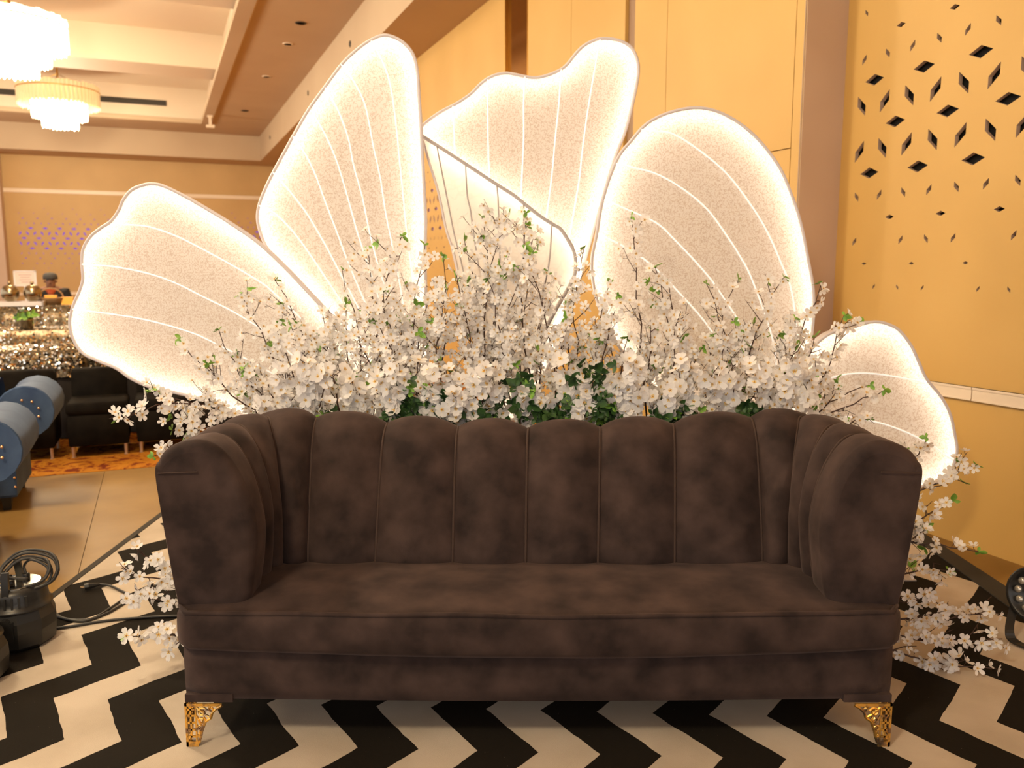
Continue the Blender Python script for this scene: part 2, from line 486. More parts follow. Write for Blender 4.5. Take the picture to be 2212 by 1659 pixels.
# ceiling
def slab(name, a0, a1, b0, b1, z0, z1, m='ceiling', parent=None):
    mb = MB(); mb.box(a0, a1, b0, b1, z0, z1)
    o = rbuild(mb, name, M[m], parent)
    return structure(o) if parent is None else o
slab('ceiling', -9.0, 4.2, -7, 25.7, 5.9, 6.0)
slab('ceiling_soffit', 2.78, 4.2, -7, 25.6, Z1, 5.9)
slab('ceiling_soffit_far', -9, 2.78, 24.24, 25.6, Z1, 5.9)
slab('ceiling_band', 1.45, 2.78, -7, 24.24, Z2, 5.9)
slab('ceiling_band_far', -9, 1.45, 22.6, 24.24, Z2, 5.9)
slab('ceiling_band_left', -9, -4.6, -7, 22.6, Z2, 5.9)
cf = slab('ceiling_coffer', -4.6, 1.45, -7, 22.6, Z3, 5.9, 'ceiling_lit')
slab('coffer_rim', 1.2, 1.42, -7, 22.42, Z2 - .05, Z2 + .05, 'ceiling', cf)
slab('coffer_side', 1.38, 1.45, -7, 22.6, Z2 - .01, Z3, 'ceiling_lit', cf)
slab('coffer_rim', -4.6, 1.42, 22.4, 22.6, Z2 - .05, Z2 + .05, 'ceiling', cf)
slab('coffer_side', -4.6, 1.45, 22.42, 22.6, Z2 - .01, Z3, 'ceiling_lit', cf)
for b0, b1 in ((17.2, 18.2), (12.2, 13.25), (7.2, 8.2), (2.2, 3.2)):
    slab('ceiling_beam', -4.6, 1.38, b0, b1, ZB, Z3, 'ceiling_lit', cf)
v = slab('vent_recess', -4.0, .43, 22.41, 22.43, 5.37, 5.50, 'slat_dark', cf)
mb = MB()
for k in range(4): mb.box(-4.0, .43, 22.395, 22.41, 5.375 + k * .034, 5.38 + k * .034)
mb.build('vent_slat', M['slat_dark'], v)
# small ceiling fittings
def downlight(a, b, z, label, dark=True, wall_side=False):
    t = thing('downlight', label, 'downlight', room(a, b, z), TH, 'small ceiling fittings')
    S_ = .55 if wall_side else 1.0
    R = Matrix.Rotation(math.pi / 2, 4, 'Y') if wall_side else Matrix.Identity(4)
    mb = MB(); mb.lathe([(.075 * S_, -.012), (.085 * S_, -.006), (.085 * S_, 0), (.062 * S_, 0), (.062 * S_, -.012)], 16, 0, R)
    mb.build('rim', M['slat_dark'] if dark else M['trim'], t)
    mb = MB(); mb.lathe([(.061 * S_, -.009), (.045 * S_, -.003), (.001, -.002)], 16, 0, R)
    mb.build('cup', M['dark_void'] if dark else M['white_metal'], t)
downlight(2.15, 13.05, Z2, 'larger dark downlight in the brown ceiling band near the top edge')
downlight(2.05, 20.5, Z2, 'smaller dark downlight in the brown ceiling band near the coffer corner')
downlight(2.14, 14.3, Z2, 'pale round ceiling fitting between the two dark downlights', False)
downlight(2.10, 16.8, Z2, 'faint pale ceiling fitting halfway along the brown band', False)
for b, l in ((22.0, 'dark spot fitting on the fascia nearest the far corner'), (16.3, 'dark spot fitting in the middle of the long fascia'), (12.6, 'dark spot fitting on the fascia beside the tall glowing petal')):
    downlight(2.78, b, 4.72, l, True, True)
t = thing('projector_bracket', 'small pale bracket hanging at the coffer corner', 'bracket', room(1.33, 21.2, 0), TH)
mb = MB(); mb.box(-.03, .03, -.03, .03, 4.78, Z2 - .05); mb.box(-.06, .06, -.06, .06, Z2 - .08, Z2 - .05); mb.build('post', M['trim'], t)
mb = MB(); mb.box(-.09, .09, -.05, .05, 4.74, 4.80); mb.build('mount_plate', M['trim'], t)

# chandeliers
def chandelier(b, label, top_lit=True, a=-1.7):
    t = thing('chandelier', label, 'chandelier', room(a, b, .05), TH, 'crystal chandeliers')
    mb = MB(); mb.lathe([(.02, Z3 - .051), (.16, Z3 - .052), (.16, Z3 - .09), (.10, Z3 - .13), (.02, Z3 - .15)], 20); mb.build('canopy', M['brass'], t)
    mb = MB(); mb.tube([(0, 0, Z3 - .1), (0, 0, 5.15)], .018, 8)
    for k in range(4):
        a = k * math.pi / 2
        mb.tube([(0, 0, 5.45), (.72 * math.cos(a), .72 * math.sin(a), 5.10)], .006, 5)
    mb.build('rod', M['brass'], t)
    rnd = random.Random(int(b * 10))
    for i, (r, z0, z1, n, lit) in enumerate(((.77, 4.80, 5.20, 60, top_lit), (.52, 4.57, 4.86, 42, True), (.34, 4.39, 4.62, 30, True))):
        mb = MB(); mb.lathe([(r - .03, z1 - .105), (r + .022, z1 - .105), (r + .022, z1 - .088), (r - .03, z1 - .088)], 40); mb.build('ring', M['brass'], t)
        mb = MB()
        for k in range(n):
            a = 2 * math.pi * k / n
            c, s_ = math.cos(a), math.sin(a); d = rnd.uniform(-.01, .02)
            hw = math.pi * r / n * .92
            P = lambda rr, tt, z: (rr * c - tt * s_, rr * s_ + tt * c, z)
            zt = z1 + rnd.uniform(0, .03)
            for s0, s1 in ((-1, 0), (0, 1)):
                q = lambda sx: r + (0.012 if sx == 0 else -.004)
                mb.poly([P(q(s0), hw * s0, z0 + d), P(q(s1), hw * s1, z0 + d), P(q(s1), hw * s1, zt), P(q(s0), hw * s0, zt)])
            mb.poly([P(q(-1), -hw, z0 + d), P(q(1), hw, z0 + d), P(q(0), 0, z0 + d - .045)])
        mb.build('crystal_tier', M['drop'] if lit else M['drop_off'], t)
    ld = bpy.data.lights.new('chandelier_glow', 'POINT'); ld.energy = CHANDELIER_POWER; ld.color = WARM; ld.shadow_soft_size = .30
    lo = bpy.data.objects.new('chandelier_glow', ld); COL.objects.link(lo); lo.parent = t; lo.location = (0, 0, 4.12)
    return t
chandelier(20.3, 'distant three-tier crystal chandelier with an unlit upper tier', False)
chandelier(15.2, 'large fully lit crystal chandelier in the top left corner', True, -1.86)
chandelier(10.2, 'unseen third crystal chandelier in the row, added to light the room')  # this and the next two hang out of view, added to light the room
chandelier(5.2, 'unseen fourth crystal chandelier, added for light above the blue armchairs')
chandelier(.2, 'unseen fifth crystal chandelier, added for light above the camera')

# rug
rug_poly = [(-1.96, .9), (2.24, .9), (2.268, 4.46), (2.10, 4.86), (-2.085, 4.9)]
rug = MB(); rug.prism(rug_poly, 0.0005, .006, lambda u, v, h: Vector((u, v, h)))
rug = tag(rug.build('rug', M['rug']), 'large black and white chevron rug under the brown sofa', 'rug')
mb = MB(); mb.prism([(-1.985, .9), (-1.955, .9), (-2.075, 4.9), (-2.11, 4.9)], .0008, .009, lambda u, v, h: Vector((u, v, h))); mb.build('binding', M['rug_edge'], rug)
mb = MB(); mb.prism([(2.12, 2.9), (2.262, 2.9), (2.272, 4.45), (2.19, 4.45)], .0062, .011, lambda u, v, h: Vector((u, v, h))); mb.build('border_strip', M['rug_edge'], rug)
mb = MB(); mb.prism([(-2.1, 4.87), (2.10, 4.85), (2.095, 4.88), (-2.1, 4.91)], .0008, .009, lambda u, v, h: Vector((u, v, h))); mb.build('binding', M['rug_edge'], rug)

# ------------------------------------------------------------------ the brown sofa
sofa = thing('sofa', 'dark brown velvet three-seat sofa with channelled back and gold feet', 'sofa', (.08, 2.35, 0))
SX, SY = .08, 2.35
def sbuild(mb, name, mats, parent=sofa, smooth=True, label=None):
    o = mb.build(name, mats, parent, smooth, label)
    if parent is sofa: o.location = (-SX, -SY, 0)
    return o
def mirror(p): return Vector((2 * SX - p[0], p[1]))
# boundaries of the channels: inner foot, crest and outer foot in plan; arm weight; crest height
left = [((-.80, 2.43), (-.925, 2.43), (-1.055, 2.43), 1.0, .922),
        ((-.80, 2.56), (-.925, 2.60), (-1.055, 2.62), 1.0, .922),
        ((-.80, 2.65), (-.925, 2.77), (-1.055, 2.80), 1.0, .922),
        ((-.785, 2.725), (-.885, 2.955), (-1.05, 3.12), .5, .918),
        ((-.71, 2.77), (-.721, 3.0), (-.73, 3.16), 0.0, .908)]
bx_in = (-.473, -.206, .047, .299, .565)
bx_cr = (-.462, -.201, .058, .325, .595)
bnd = [(Vector(i), Vector(c), Vector(o), w, z) for i, c, o, w, z in left]
for xi, xc in zip(bx_in, bx_cr):
    q = abs(xi - SX) / .8
    bnd.append((Vector((xi, 2.765 - .012 * (1 - q))), Vector((xc, 3.0 - .012 * (1 - q))), Vector((xc, 3.16)), 0.0, .870 + .038 * q * q))
for i, c, o, w, z in reversed(left):
    bnd.append((mirror(i), mirror(c), mirror(o), w, z))
AL_B = [0, -.05, .07, .24, .42, .58, .78, 1.0]; ZI_B = [.36, .45, .55, .66, .76, .835, .885, .905]
BE_B = [.30, .62, .86, .97, 1, 1, 1]; ZO_B = [.897, .868, .81, .72, .6, .4, .14]
AL_A = [.36, .15, .02, -.04, .10, .34, .66, 1.0]; ZI_A = [.38, .47, .57, .68, .785, .865, .922, .945]
BE_A = [.30, .60, .85, .985, .86, .74, .68]; ZO_A = [.943, .930, .905, .85, .6, .46, .40]
def section(I, C, O, w, zc):
    out = []
    zs = lambda zb, za: (zb * (1 - w) + za * w)
    base = .905 * (1 - w) + .945 * w
    for k in range(8):
        al = AL_B[k] * (1 - w) + AL_A[k] * w
        z = zs(ZI_B[k], ZI_A[k]); z = .38 + (z - .38) * (zc - .38) / (base - .38)
        p = I + (C - I) * al
        out.append(Vector((p.x, p.y, z)))
    for k in range(7):
        be = BE_B[k] * (1 - w) + BE_A[k] * w
        z = zs(ZO_B[k], ZO_A[k])
        if z > .38: z = .38 + (z - .38) * (zc - .38) / (base - .38)
        p = C + (O - C) * be
        out.append(Vector((p.x, p.y, z)))
    return out
def refine(sec):
    return smooth_curve(sec, 6)
AMP = [.4, 1, 1, 1, 1, 1, 1, 1, 1, 1, .8, .4, .1, 0, 0]
seams = []
# pulled folds in the velvet of the back, as lines over x and z
folds = []
for px_ in ([(668, 1035), (690, 1085), (735, 1135), (815, 1182)], [(610, 1010), (640, 1060), (664, 1085)], [(1626, 1100), (1575, 1148), (1500, 1182)], [(1700, 1010), (1670, 1060), (1632, 1085)],
            [(1160, 1190), (1225, 1165), (1290, 1125)], [(1300, 1150), (1350, 1168), (1400, 1172)], [(830, 1178), (880, 1192), (930, 1196)]):
    f3 = smooth_curve([at(x, y, 2.80) for x, y in px_], 6)
    folds.append([(p.x, p.z) for p in f3])
def fold_depth(p):
    d = 0.0
    for f in folds:
        best = min(range(len(f)), key=lambda i: (f[i][0] - p.x) ** 2 + (f[i][1] - p.z) ** 2)
        q = math.hypot(f[best][0] - p.x, f[best][1] - p.z)
        if q < .06:
            k = math.sin(math.pi * min(1, max(0.08, best / (len(f) - 1)))) ** .5
            side = 1 if p.z < f[best][1] else -1
            d += k * (-.007 * math.exp(-(q / .010) ** 2) + .0035 * side * math.exp(-((q - .022) / .012) ** 2))
    return d
nb = len(bnd)
for c in range(nb - 1):
    b0, b1 = bnd[c], bnd[c + 1]
    n = 12 if b0[3] + b1[3] > .9 else 26
    ts = [.5 - .5 * math.cos(math.pi * i / n) for i in range(n + 1)]
    secs = []
    for t in ts:
        I = b0[0].lerp(b1[0], t); C = b0[1].lerp(b1[1], t); O = b0[2].lerp(b1[2], t)
        secs.append(refine(section(I, C, O, b0[3] + (b1[3] - b0[3]) * t, b0[4] + (b1[4] - b0[4]) * t)))
    m = len(secs[0])
    arm = b0[3] + b1[3] > .9
    amp = .022 if arm else .034
    front0, front1 = (c == 0), (c == nb - 2)
    rows = []
    for i, t in enumerate(ts):
        if front0: h = 1 - max(0, 2 * t - 1) ** 2.4
        elif front1: h = 1 - max(0, 1 - 2 * t) ** 2.4
        else: h = 1 - abs(2 * t - 1) ** 2.4
        row = []
        for j in range(m):
            du = secs[min(i + 1, n)][j] - secs[max(i - 1, 0)][j]
            dv = secs[i][min(j + 1, m - 1)] - secs[i][max(j - 1, 0)]
            nn = du.cross(dv)
            if nn.length > 1e-9: nn.normalize()
            ja = j / 6.0; k0 = min(int(ja), 14); k1 = min(k0 + 1, 14); am = AMP[k0] + (AMP[k1] - AMP[k0]) * (ja - k0)
            wr = .004 * noise.noise(secs[i][j] * 5.0) + .0022 * noise.noise(secs[i][j] * 13.0)
            row.append(secs[i][j] + nn * (amp * h * am + wr * h * am + (fold_depth(secs[i][j]) * min(1, h * 2.5) if (not arm and j < 46) else 0)))
        rows.append(row)
    # soft rounded end at the arm front
    if front0 or front1:
        src = rows[0] if front0 else rows[-1]
        cen = sum(src, Vector()) / len(src); cen.z = .6
        extra = []
        for dy, ins in ((-.030, .034), (-.026, .020), (-.017, .009), (-.008, .002)):
            r_ = []
            for p in src:
                d = Vector((cen.x - p.x, 0, max(-.3, min(.3, cen.z - p.z)) if p.z > .55 else 0))
                inner = (p.x > cen.x) if front0 else (p.x < cen.x)
                k = ins if (inner or p.z > .88) else ins * .25
                if d.length > 1e-6: d = d.normalized() * min(k, d.length * .9)
                r_.append(Vector((p.x + d.x, p.y + dy, p.z + d.z)))
            extra.append(r_)
        rows = extra + rows if front0 else rows + extra[::-1]
        capr = rows[0] if front0 else rows[-1]
        mb = MB()
        cy = capr[0].y
        cc = Vector((sum(p.x for p in capr) / len(capr), cy - .006, .62))
        ring2 = [p.lerp(cc, .35) + Vector((0, -.004, 0)) for p in capr]
        ids = mb.grid([capr, ring2], 0, close_v=True)
        ctr = mb.vert(cc)
        for j in range(len(ring2)):
            mb.face((ids[1][j], ids[1][(j + 1) % len(ring2)], ctr))
        ap = sbuild(mb, 'arm_front_panel', M['velvet'])
        xo, xi_ = (-1.05, -.93) if front0 else (1.21, 1.09)
        mb = MB(); mb.tube([(xo, cy - .006, .852), ((xo + xi_) / 2, cy - .010, .856), (xi_, cy - .011, .858)], .0022, 5)
        q = mb.build('stitched_seam', M['piping'], ap)
    mb = MB(); mb.grid(rows)
    sbuild(mb, 'arm_channel' if arm else 'back_channel', M['velvet'])
    if 0 < c:
        s_ = refine(section(b0[0], b0[1], b0[2], b0[3], b0[4]))
        seams.append(s_)
s_ = None
for s_ in seams:
    pts = [p for p in s_[4:60]]
    out = []
    for i, p in enumerate(pts):
        dv = pts[min(i + 1, len(pts) - 1)] - pts[max(i - 1, 0)]
        inward = Vector((SX, 2.3, p.z)) - p; inward.normalize()
        nrm = (inward - dv.normalized() * inward.dot(dv.normalized()))
        if nrm.length > 1e-6: nrm.normalize()
        out.append(p + nrm * .004)
    mb = MB(); mb.tube(out, .0048, 6); sbuild(mb, 'piping', M['piping'])

# seat cushion, base, piping
def bow(x): return .034 * ((x - SX) / 1.085) ** 2
prof = [(2.80, .312), (2.50, .308), (2.352, .310), (2.322, .318), (2.303, .340), (2.298, .375), (2.300, .41), (2.306, .432), (2.318, .441), (2.345, .447), (2.42, .453), (2.5, .458), (2.6, .458), (2.7, .452), (2.80, .444)]
rows = []
for i in range(61):
    u = -1 + 2 * i / 60
    x = SX + 1.085 * u
    e = max(0, (abs(u) - .955) / .045)
    inset = .030 * (1 - math.sqrt(max(0, 1 - e * e)))
    row = []
    for y, z in prof:
        yy = y + (bow(x) if y < 2.6 else 0)
        zz = z
        if y < 2.45: yy += inset
        if z > .44: zz += .006 * noise.noise(Vector((x * 3.1, y * 4.0, 1.7))) + .010 * (1 - u * u) * math.sin(math.pi * min(1, max(0, (y - 2.32) / .48))) - .004 * e
        else: zz += .004 * noise.noise(Vector((x * 2.3, y * 2.0, 7.7)))
        if z < .36: zz -= .016 * (1 - u * u) - .006
        row.append(Vector((x, yy, zz)))
    rows.append(row)
mb = MB(); ids = mb.grid(rows, 0, close_v=True); mb.face(ids[0]); mb.face(ids[-1][::-1])
cush = sbuild(mb, 'seat_cushion', M['velvet'])
pp = [rows[0][9] + Vector((-.0, .07, -.004)), rows[0][8] + Vector((-.004, .02, .003))]
pp += [r[8] + Vector((0, -.004, .002)) for r in rows[1:-1]]
pp += [rows[-1][8] + Vector((.004, .02, .003)), rows[-1][9] + Vector((0, .07, -.004))]
mb = MB(); mb.tube(pp, .0072, 8); mb.build('piping', M['velvet'], cush, True)
mb = MB(); mb.tube([p + Vector((0, -.003, -.010)) for p in pp[1:16]], .0012, 4); mb.build('loose_thread', M['trim'], cush)
rows = []
bprof = [(3.10, .149), (2.45, .147), (2.370, .147), (2.356, .155), (2.352, .20), (2.352, .27), (2.356, .325), (2.45, .33), (3.10, .33)]
for i in range(41):
    u = -1 + 2 * i / 40; x = SX + 1.082 * u
    e = max(0, (abs(u) - .97) / .03)
    row = []
    for y, z in bprof:
        row.append(Vector((x, y + (bow(x) * .6 if y < 2.44 else 0) + (.02 * e * e if y < 2.44 else 0), z + (.006 * (1 - math.cos(u * 3)) if z < .155 else 0))))
    rows.append(row)
mb = MB(); ids = mb.grid(rows, 0, close_v=True); mb.face(ids[0]); mb.face(ids[-1][::-1])
sbuild(mb, 'base', M['velvet'])
mb = MB(); mb.box(SX - 1.075, SX + 1.075, 2.46, 3.12, .312, .43); sbuild(mb, 'inner_frame', M['velvet'], smooth=False)
for sx in (-1, 1):
    for y0 in (2.366, 2.96):
        x0 = SX + sx * 1.075; x1 = SX + sx * .93
        mb = MB(); mb.box(min(x0, x1), max(x0, x1), y0, y0 + .13, .1455, .170); sbuild(mb, 'foot_block', M['velvet'], smooth=False)
# openwork gold corner feet
def gold_foot(sx, sy):
    """local: corner at 0, plates run along +x and +y, 0.14 high"""
    mb = MB()
    def scroll(mp, cx, cz, r, turns, ph, dr):
        pts = []
        for i in range(15):
            t = i / 14; a = ph + turns * 2 * math.pi * t; rr = r * (1 - .75 * t)
            pts.append(mp(cx + rr * math.cos(a), cz + rr * math.sin(a)))
        mb.tube(pts, dr, 5)
    for axis in (0, 1):
        mp = (lambda u, z: Vector((u * sx, 0, z))) if axis == 0 else (lambda u, z: Vector((0, u * sy, z)))
        def strip(u0, u1, z0, z1):
            if axis == 0: mb.box(min(u0 * sx, u1 * sx), max(u0 * sx, u1 * sx), -.002, .002, z0, z1)
            else: mb.box(-.002, .002, min(u0 * sy, u1 * sy), max(u0 * sy, u1 * sy), z0, z1)
        strip(0, .112, .131, .140); strip(0, .006, 0, .14); strip(0, .036, 0, .016); strip(.029, .034, .016, .131)
        for z in (.03, .052, .075, .098, .118): strip(.004, .030, z, z + .006)
        strip(.014, .019, .03, .13)
        edge = [mp(*p) for p in ((.112, .133), (.095, .122), (.082, .108), (.076, .092), (.062, .082), (.054, .066), (.048, .050), (.044, .034), (.037, .012))]
        mb.tube(smooth_curve(edge, 4), .0042, 6)
        scroll(mp, .052, .112, .015, 1.3, .3, .0036); scroll(mp, .080, .122, .009, 1.2, 2.0, .0031)
        scroll(mp, .048, .086, .013, -1.3, 1.0, .0036); scroll(mp, .042, .060, .010, 1.2, 0, .0034); scroll(mp, .040, .036, .008, -1.2, 2, .0031)
        mb.tube([mp(.034, .128), mp(.060, .104), mp(.072, .096)], .0034, 5); mb.tube([mp(.034, .10), mp(.046, .074), mp(.050, .056)], .0034, 5)
        mb.tube([mp(.034, .07), mp(.042, .048), mp(.040, .02)], .0034, 5)
    return mb
for sx in (1, -1):
    for y, sy in ((2.358, 1), (3.085, -1)):
        o = gold_foot(sx, sy).build('gold_foot', M['gold'], sofa, False, 'openwork gold metal foot with scrolls')
        o.location = (SX - sx * 1.073 - SX, y - SY, .006)

# ------------------------------------------------------------------ glowing petals behind the flowers
def inset2d(P, d):
    n = len(P); out = []
    area = sum(P[i].x * P[(i + 1) % n].z - P[(i + 1) % n].x * P[i].z for i in range(n))
    s = 1 if area > 0 else -1
    for i in range(n):
        t = P[(i + 1) % n] - P[i - 1]
        t.y = 0
        if t.length < 1e-9: t = Vector((1, 0, 0))
        t.normalize()
        nn = Vector((-t.z, 0, t.x)) * s
        out.append(P[i] + nn * d)
    return out
def sheet(P, off, bulge=0.0):
    """cloth spanned in the outline, finer inside so that it can belly out a little"""
    mb = MB()
    n = len(P)
    c = sum(P, Vector()) / n
    A = [mb.vert(p + Vector((0, off, 0))) for p in P]
    for t in tessellate_polygon([[Vector((p.x, p.z, 0)) for p in P]]):
        mb.face([A[i] for i in t])
    return mb
def glow_petal(label, outline, ribs, Y0, depth=.066, led=True, post_px=None):
    pts = smooth_curve([at(x, y, Y0) for x, y in outline], 5, True)
    low = min(pts, key=lambda p: p.z)
    root = thing('glowing_petal', label, 'petal light', (low.x, Y0 + depth / 2, 0), 0, 'glowing cloth petals behind the sofa')
    off = -root.location
    def put(mb, name, m, par=root, smooth=False):
        o = mb.build(name, m, par, smooth)
        if par is root: o.location = off
        return o
    put(sheet(pts, 0), 'front_cloth', M['fabric'])
    put(sheet(inset2d(pts, .004), depth), 'back_cloth', M['fabric'])
    mb = MB(); mb.tube(pts, .0075, 6, closed=True); mb.tube([p + Vector((0, depth, 0)) for p in inset2d(pts, .004)], .006, 5, closed=True)
    mb.grid([[p + Vector((0, .004, 0)) for p in pts], [p + Vector((0, depth, 0)) for p in pts]], 0, close_v=True)
    put(mb, 'frame', M['frame'], smooth=True)
    if led:
        mb = MB(); mb.tube([p + Vector((0, depth * .55, 0)) for p in inset2d(pts, .027)], .0050, 5, closed=True)
        put(mb, 'led_rope', M['led'])
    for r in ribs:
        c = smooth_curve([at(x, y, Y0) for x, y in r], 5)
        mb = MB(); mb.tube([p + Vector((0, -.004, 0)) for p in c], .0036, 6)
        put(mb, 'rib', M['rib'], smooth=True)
    mb = MB(); mb.tube([Vector((low.x, Y0 + depth / 2, .0)), Vector((low.x, Y0 + depth / 2, low.z + .02))], .015, 8); mb.box(low.x - .12, low.x + .12, Y0 + depth / 2 - .12, Y0 + depth / 2 + .12, 0, .012)
    put(mb, 'post', M['tube_grey'])
    return root, put

P1 = [(327, 397), (351, 401), (390, 419), (441, 448), (502, 485.5), (562, 528), (622, 585), (667, 633), (697, 666), (760, 745), (830, 850), (800, 925), (700, 940), (600, 925), (520, 895), (441, 865), (411, 856), (366, 845.6), (321, 835), (281.6, 817), (251.5, 796), (215, 781), (179, 763), (158, 732.6), (150.5, 696.5), (158, 660), (170, 633), (179, 603), (177, 573), (179, 540), (194, 512.6), (215, 494.5), (239.5, 478), (256, 455), (266.6, 431), (285, 410), (309, 400)]
R1 = [[(250, 483), (269.6, 485.5), (321, 490), (381, 510), (441, 540), (502, 573), (562, 609), (592, 633), (700, 740), (800, 880)],
      [(178, 571), (194, 573), (245.5, 576), (321, 591), (381, 612), (441, 642), (502, 672), (562, 708.5), (586, 726.6), (680, 810), (780, 900)],
      [(158, 668), (179, 671), (230, 677), (291, 686), (351, 699.5), (411, 717.5), (447, 732.6), (560, 790), (660, 850), (760, 915)]]
glow_petal('glowing scalloped petal farthest left, lying almost sideways', P1, R1, 3.86)
P2 = [(829, 76), (800, 87), (771.5, 107), (739, 138), (703, 186.6), (666.6, 237), (634, 293), (605, 346), (580, 393), (562, 436), (556, 469), (562, 501), (576, 534), (601.5, 566), (634, 599), (670, 635), (720, 690), (780, 770), (850, 880), (890, 920), (918, 860), (924, 740), (920, 640), (918, 548), (919, 476), (916, 403.6), (912.5, 335), (909, 262.5), (905, 205), (901.7, 154), (892.6, 118), (876, 96), (854.6, 81.7)]
R2 = [[(802, 89), (826, 132), (844, 186.6), (854.6, 259), (862, 331), (871, 422), (880, 512), (891, 595), (900, 700), (905, 840)],
      [(737, 139.6), (764, 176), (786, 219), (797, 262.5), (807.6, 320), (822, 385.5), (833, 458), (847.5, 530), (870, 650), (898, 850)],
      [(703, 190), (731.7, 241), (753.4, 302), (764, 356.6), (782, 421.7), (797, 494), (815, 566), (850, 680), (892, 855)],
      [(672, 238), (703, 291.5), (728, 349), (750, 421.7), (768, 487), (779, 523), (830, 680), (885, 860)],
      [(634, 295), (663, 338.5), (684.7, 385.5), (703, 436), (728, 501), (764, 595), (870, 840)],
      [(590, 373), (627, 414), (663, 461.5), (695.5, 515.7), (721, 562.7), (850, 810)],
      [(560, 444), (594, 461.5), (634, 501), (674, 555.5), (703, 599), (830, 790)]]
glow_petal('tall glowing petal with seven ribs, left of the central one', P2, R2, 3.98)
P3 = [(907, 286), (916, 268), (949, 243), (986.6, 223), (1017, 202.5), (1037, 182), (1062.5, 164.6), (1095, 158), (1138.5, 166), (1164, 167), (1197, 157), (1222, 142), (1245, 114), (1265, 96), (1295.5, 83.5), (1328, 85), (1356, 96), (1371, 114), (1379, 142), (1376.5, 177), (1364, 235), (1351, 283.5), (1333, 329), (1316, 380), (1305, 420), (1282, 500), (1262, 570), (1235, 660), (1190, 780), (1120, 900), (1070, 880), (1030, 760), (985, 570), (955, 440), (930, 340)]
R3 = [[(978, 229), (981.5, 291), (984, 329), (1000, 420), (1040, 620), (1070, 820)],
      [(1053.7, 172), (1053.7, 253), (1055, 316.5), (1057.5, 375), (1075, 600), (1090, 820)],
      [(1134, 166), (1131, 228), (1131, 304), (1126, 418), (1120, 600), (1105, 820)],
      [(1212, 150), (1207, 228), (1199, 304), (1189, 405), (1160, 600), (1120, 820)],
      [(1296, 86), (1280, 177), (1267.6, 253), (1257.5, 329), (1247, 415), (1210, 600), (1140, 820)]]
root3, put3 = glow_petal('central glowing petal with a wavy top and a folded front flap', P3, R3, 4.10)
# the folded flap of the central petal leans forward towards the camera
def flap_y(y): return 4.08 - .26 * min(1.0, max(0.0, (y - 290) / 420.0))
flap_edge = [(908, 291), (943.5, 314), (1002, 352), (1075, 400), (1109.5, 421.7), (1131, 439), (1164, 465), (1194, 484.6), (1211.5, 495.5), (1229, 521.5), (1240, 543), (1244, 565), (1242, 591), (1231, 617), (1190, 690), (1130, 810)]
flap_left = [(1060, 820), (1005, 660), (981.5, 552), (964, 497.6), (953, 443), (942.5, 400), (928, 354), (914, 305)]
fe = smooth_curve([at(x, y, flap_y(y)) for x, y in flap_edge], 5)
fl_ = smooth_curve([at(x, y, flap_y(y)) for x, y in flap_left], 5)
mb = MB(); allp = fe + fl_
A = [mb.vert(p) for p in allp]
for t in tessellate_polygon([[Vector((p.x, p.z, 0)) for p in allp]]): mb.face([A[i] for i in t])
flap = put3(mb, 'folded_flap', M['fabric_plain'])
flap['label'] = 'plain bright cloth flap folded forward'
mb = MB(); mb.tube(fe, .0085, 7); mb.build('edge_tube', M['tube_grey'], flap, True)
mb = MB(); mb.tube(fl_, .006, 6); mb.build('side_tube', M['frame'], flap, True)
mb = MB(); mb.tube([p + Vector((.02, .035, -.03)) for p in fe[3:-4]], .0095, 6); mb.build('led_rope', M['led'], flap)
for r in ([(943.5, 316), (964, 420), (968.5, 443), (981.5, 508.5), (990, 541), (1040, 750)], [(1005.6, 357), (1009, 420), (1016, 454), (1023, 504), (1060, 750)], [(1072.7, 400), (1074, 410), (1077, 465), (1085, 740)], [(1131, 441), (1130, 560), (1110, 740)], [(1192, 487), (1180, 600), (1130, 740)]):
    c = smooth_curve([at(x, y, flap_y(y) - .006) for x, y in r], 5)
    mb = MB(); mb.tube(c, .0036, 5); mb.build('rib', M['tube_grey'], flap, True)
P4 = [(1278, 580), (1290, 500), (1300, 440), (1318, 380), (1338, 335), (1360, 308), (1398.6, 266), (1452.6, 241), (1514, 233), (1572, 250.7), (1630, 293), (1680, 355), (1707, 412.6), (1730, 482), (1745.6, 559), (1757, 625), (1757, 690), (1745, 760), (1705, 850), (1640, 915), (1560, 925), (1450, 870), (1360, 780), (1300, 680)]
R4 = [[(1385, 281), (1410, 283.5), (1456, 291), (1514, 328), (1572, 378), (1622, 443.5), (1657, 501), (1688, 571), (1711, 636), (1722, 760), (1690, 860)],
      [(1330, 354), (1360, 360.6), (1418, 376), (1475.7, 409), (1526, 451), (1564, 501), (1599, 555), (1626, 609), (1670, 740), (1680, 870)],
      [(1305, 432), (1360, 455), (1418, 482), (1456, 517), (1514, 578.5), (1553, 628.6), (1620, 740), (1665, 880)],
      [(1292, 505), (1360, 540), (1410, 575), (1460, 625), (1540, 720), (1630, 880)]]
glow_petal('broad rounded glowing petal on the right of the central one', P4, R4, 3.92)
P5 = [(1740, 770), (1786, 724), (1829, 711), (1867, 698.7), (1892.5, 695), (1918, 700), (1943, 714), (1968.5, 747), (1983.6, 779.7), (2001, 817.7), (2032, 855.7), (2052, 893.7), (2062, 936.7), (2067, 974.7), (2056, 1011), (2036, 1033), (2014, 1046), (1980, 1052), (1900, 1060), (1800, 1030), (1720, 950), (1700, 850)]
R5 = [[(1995, 828), (1981, 823), (1943, 815), (1892.5, 807.6), (1854.5, 806), (1814, 811), (1760, 830), (1715, 870)],
      [(2058, 993), (2039, 982), (2014, 962), (1976, 942), (1930.5, 923), (1885, 910), (1820, 900), (1720, 910)]]
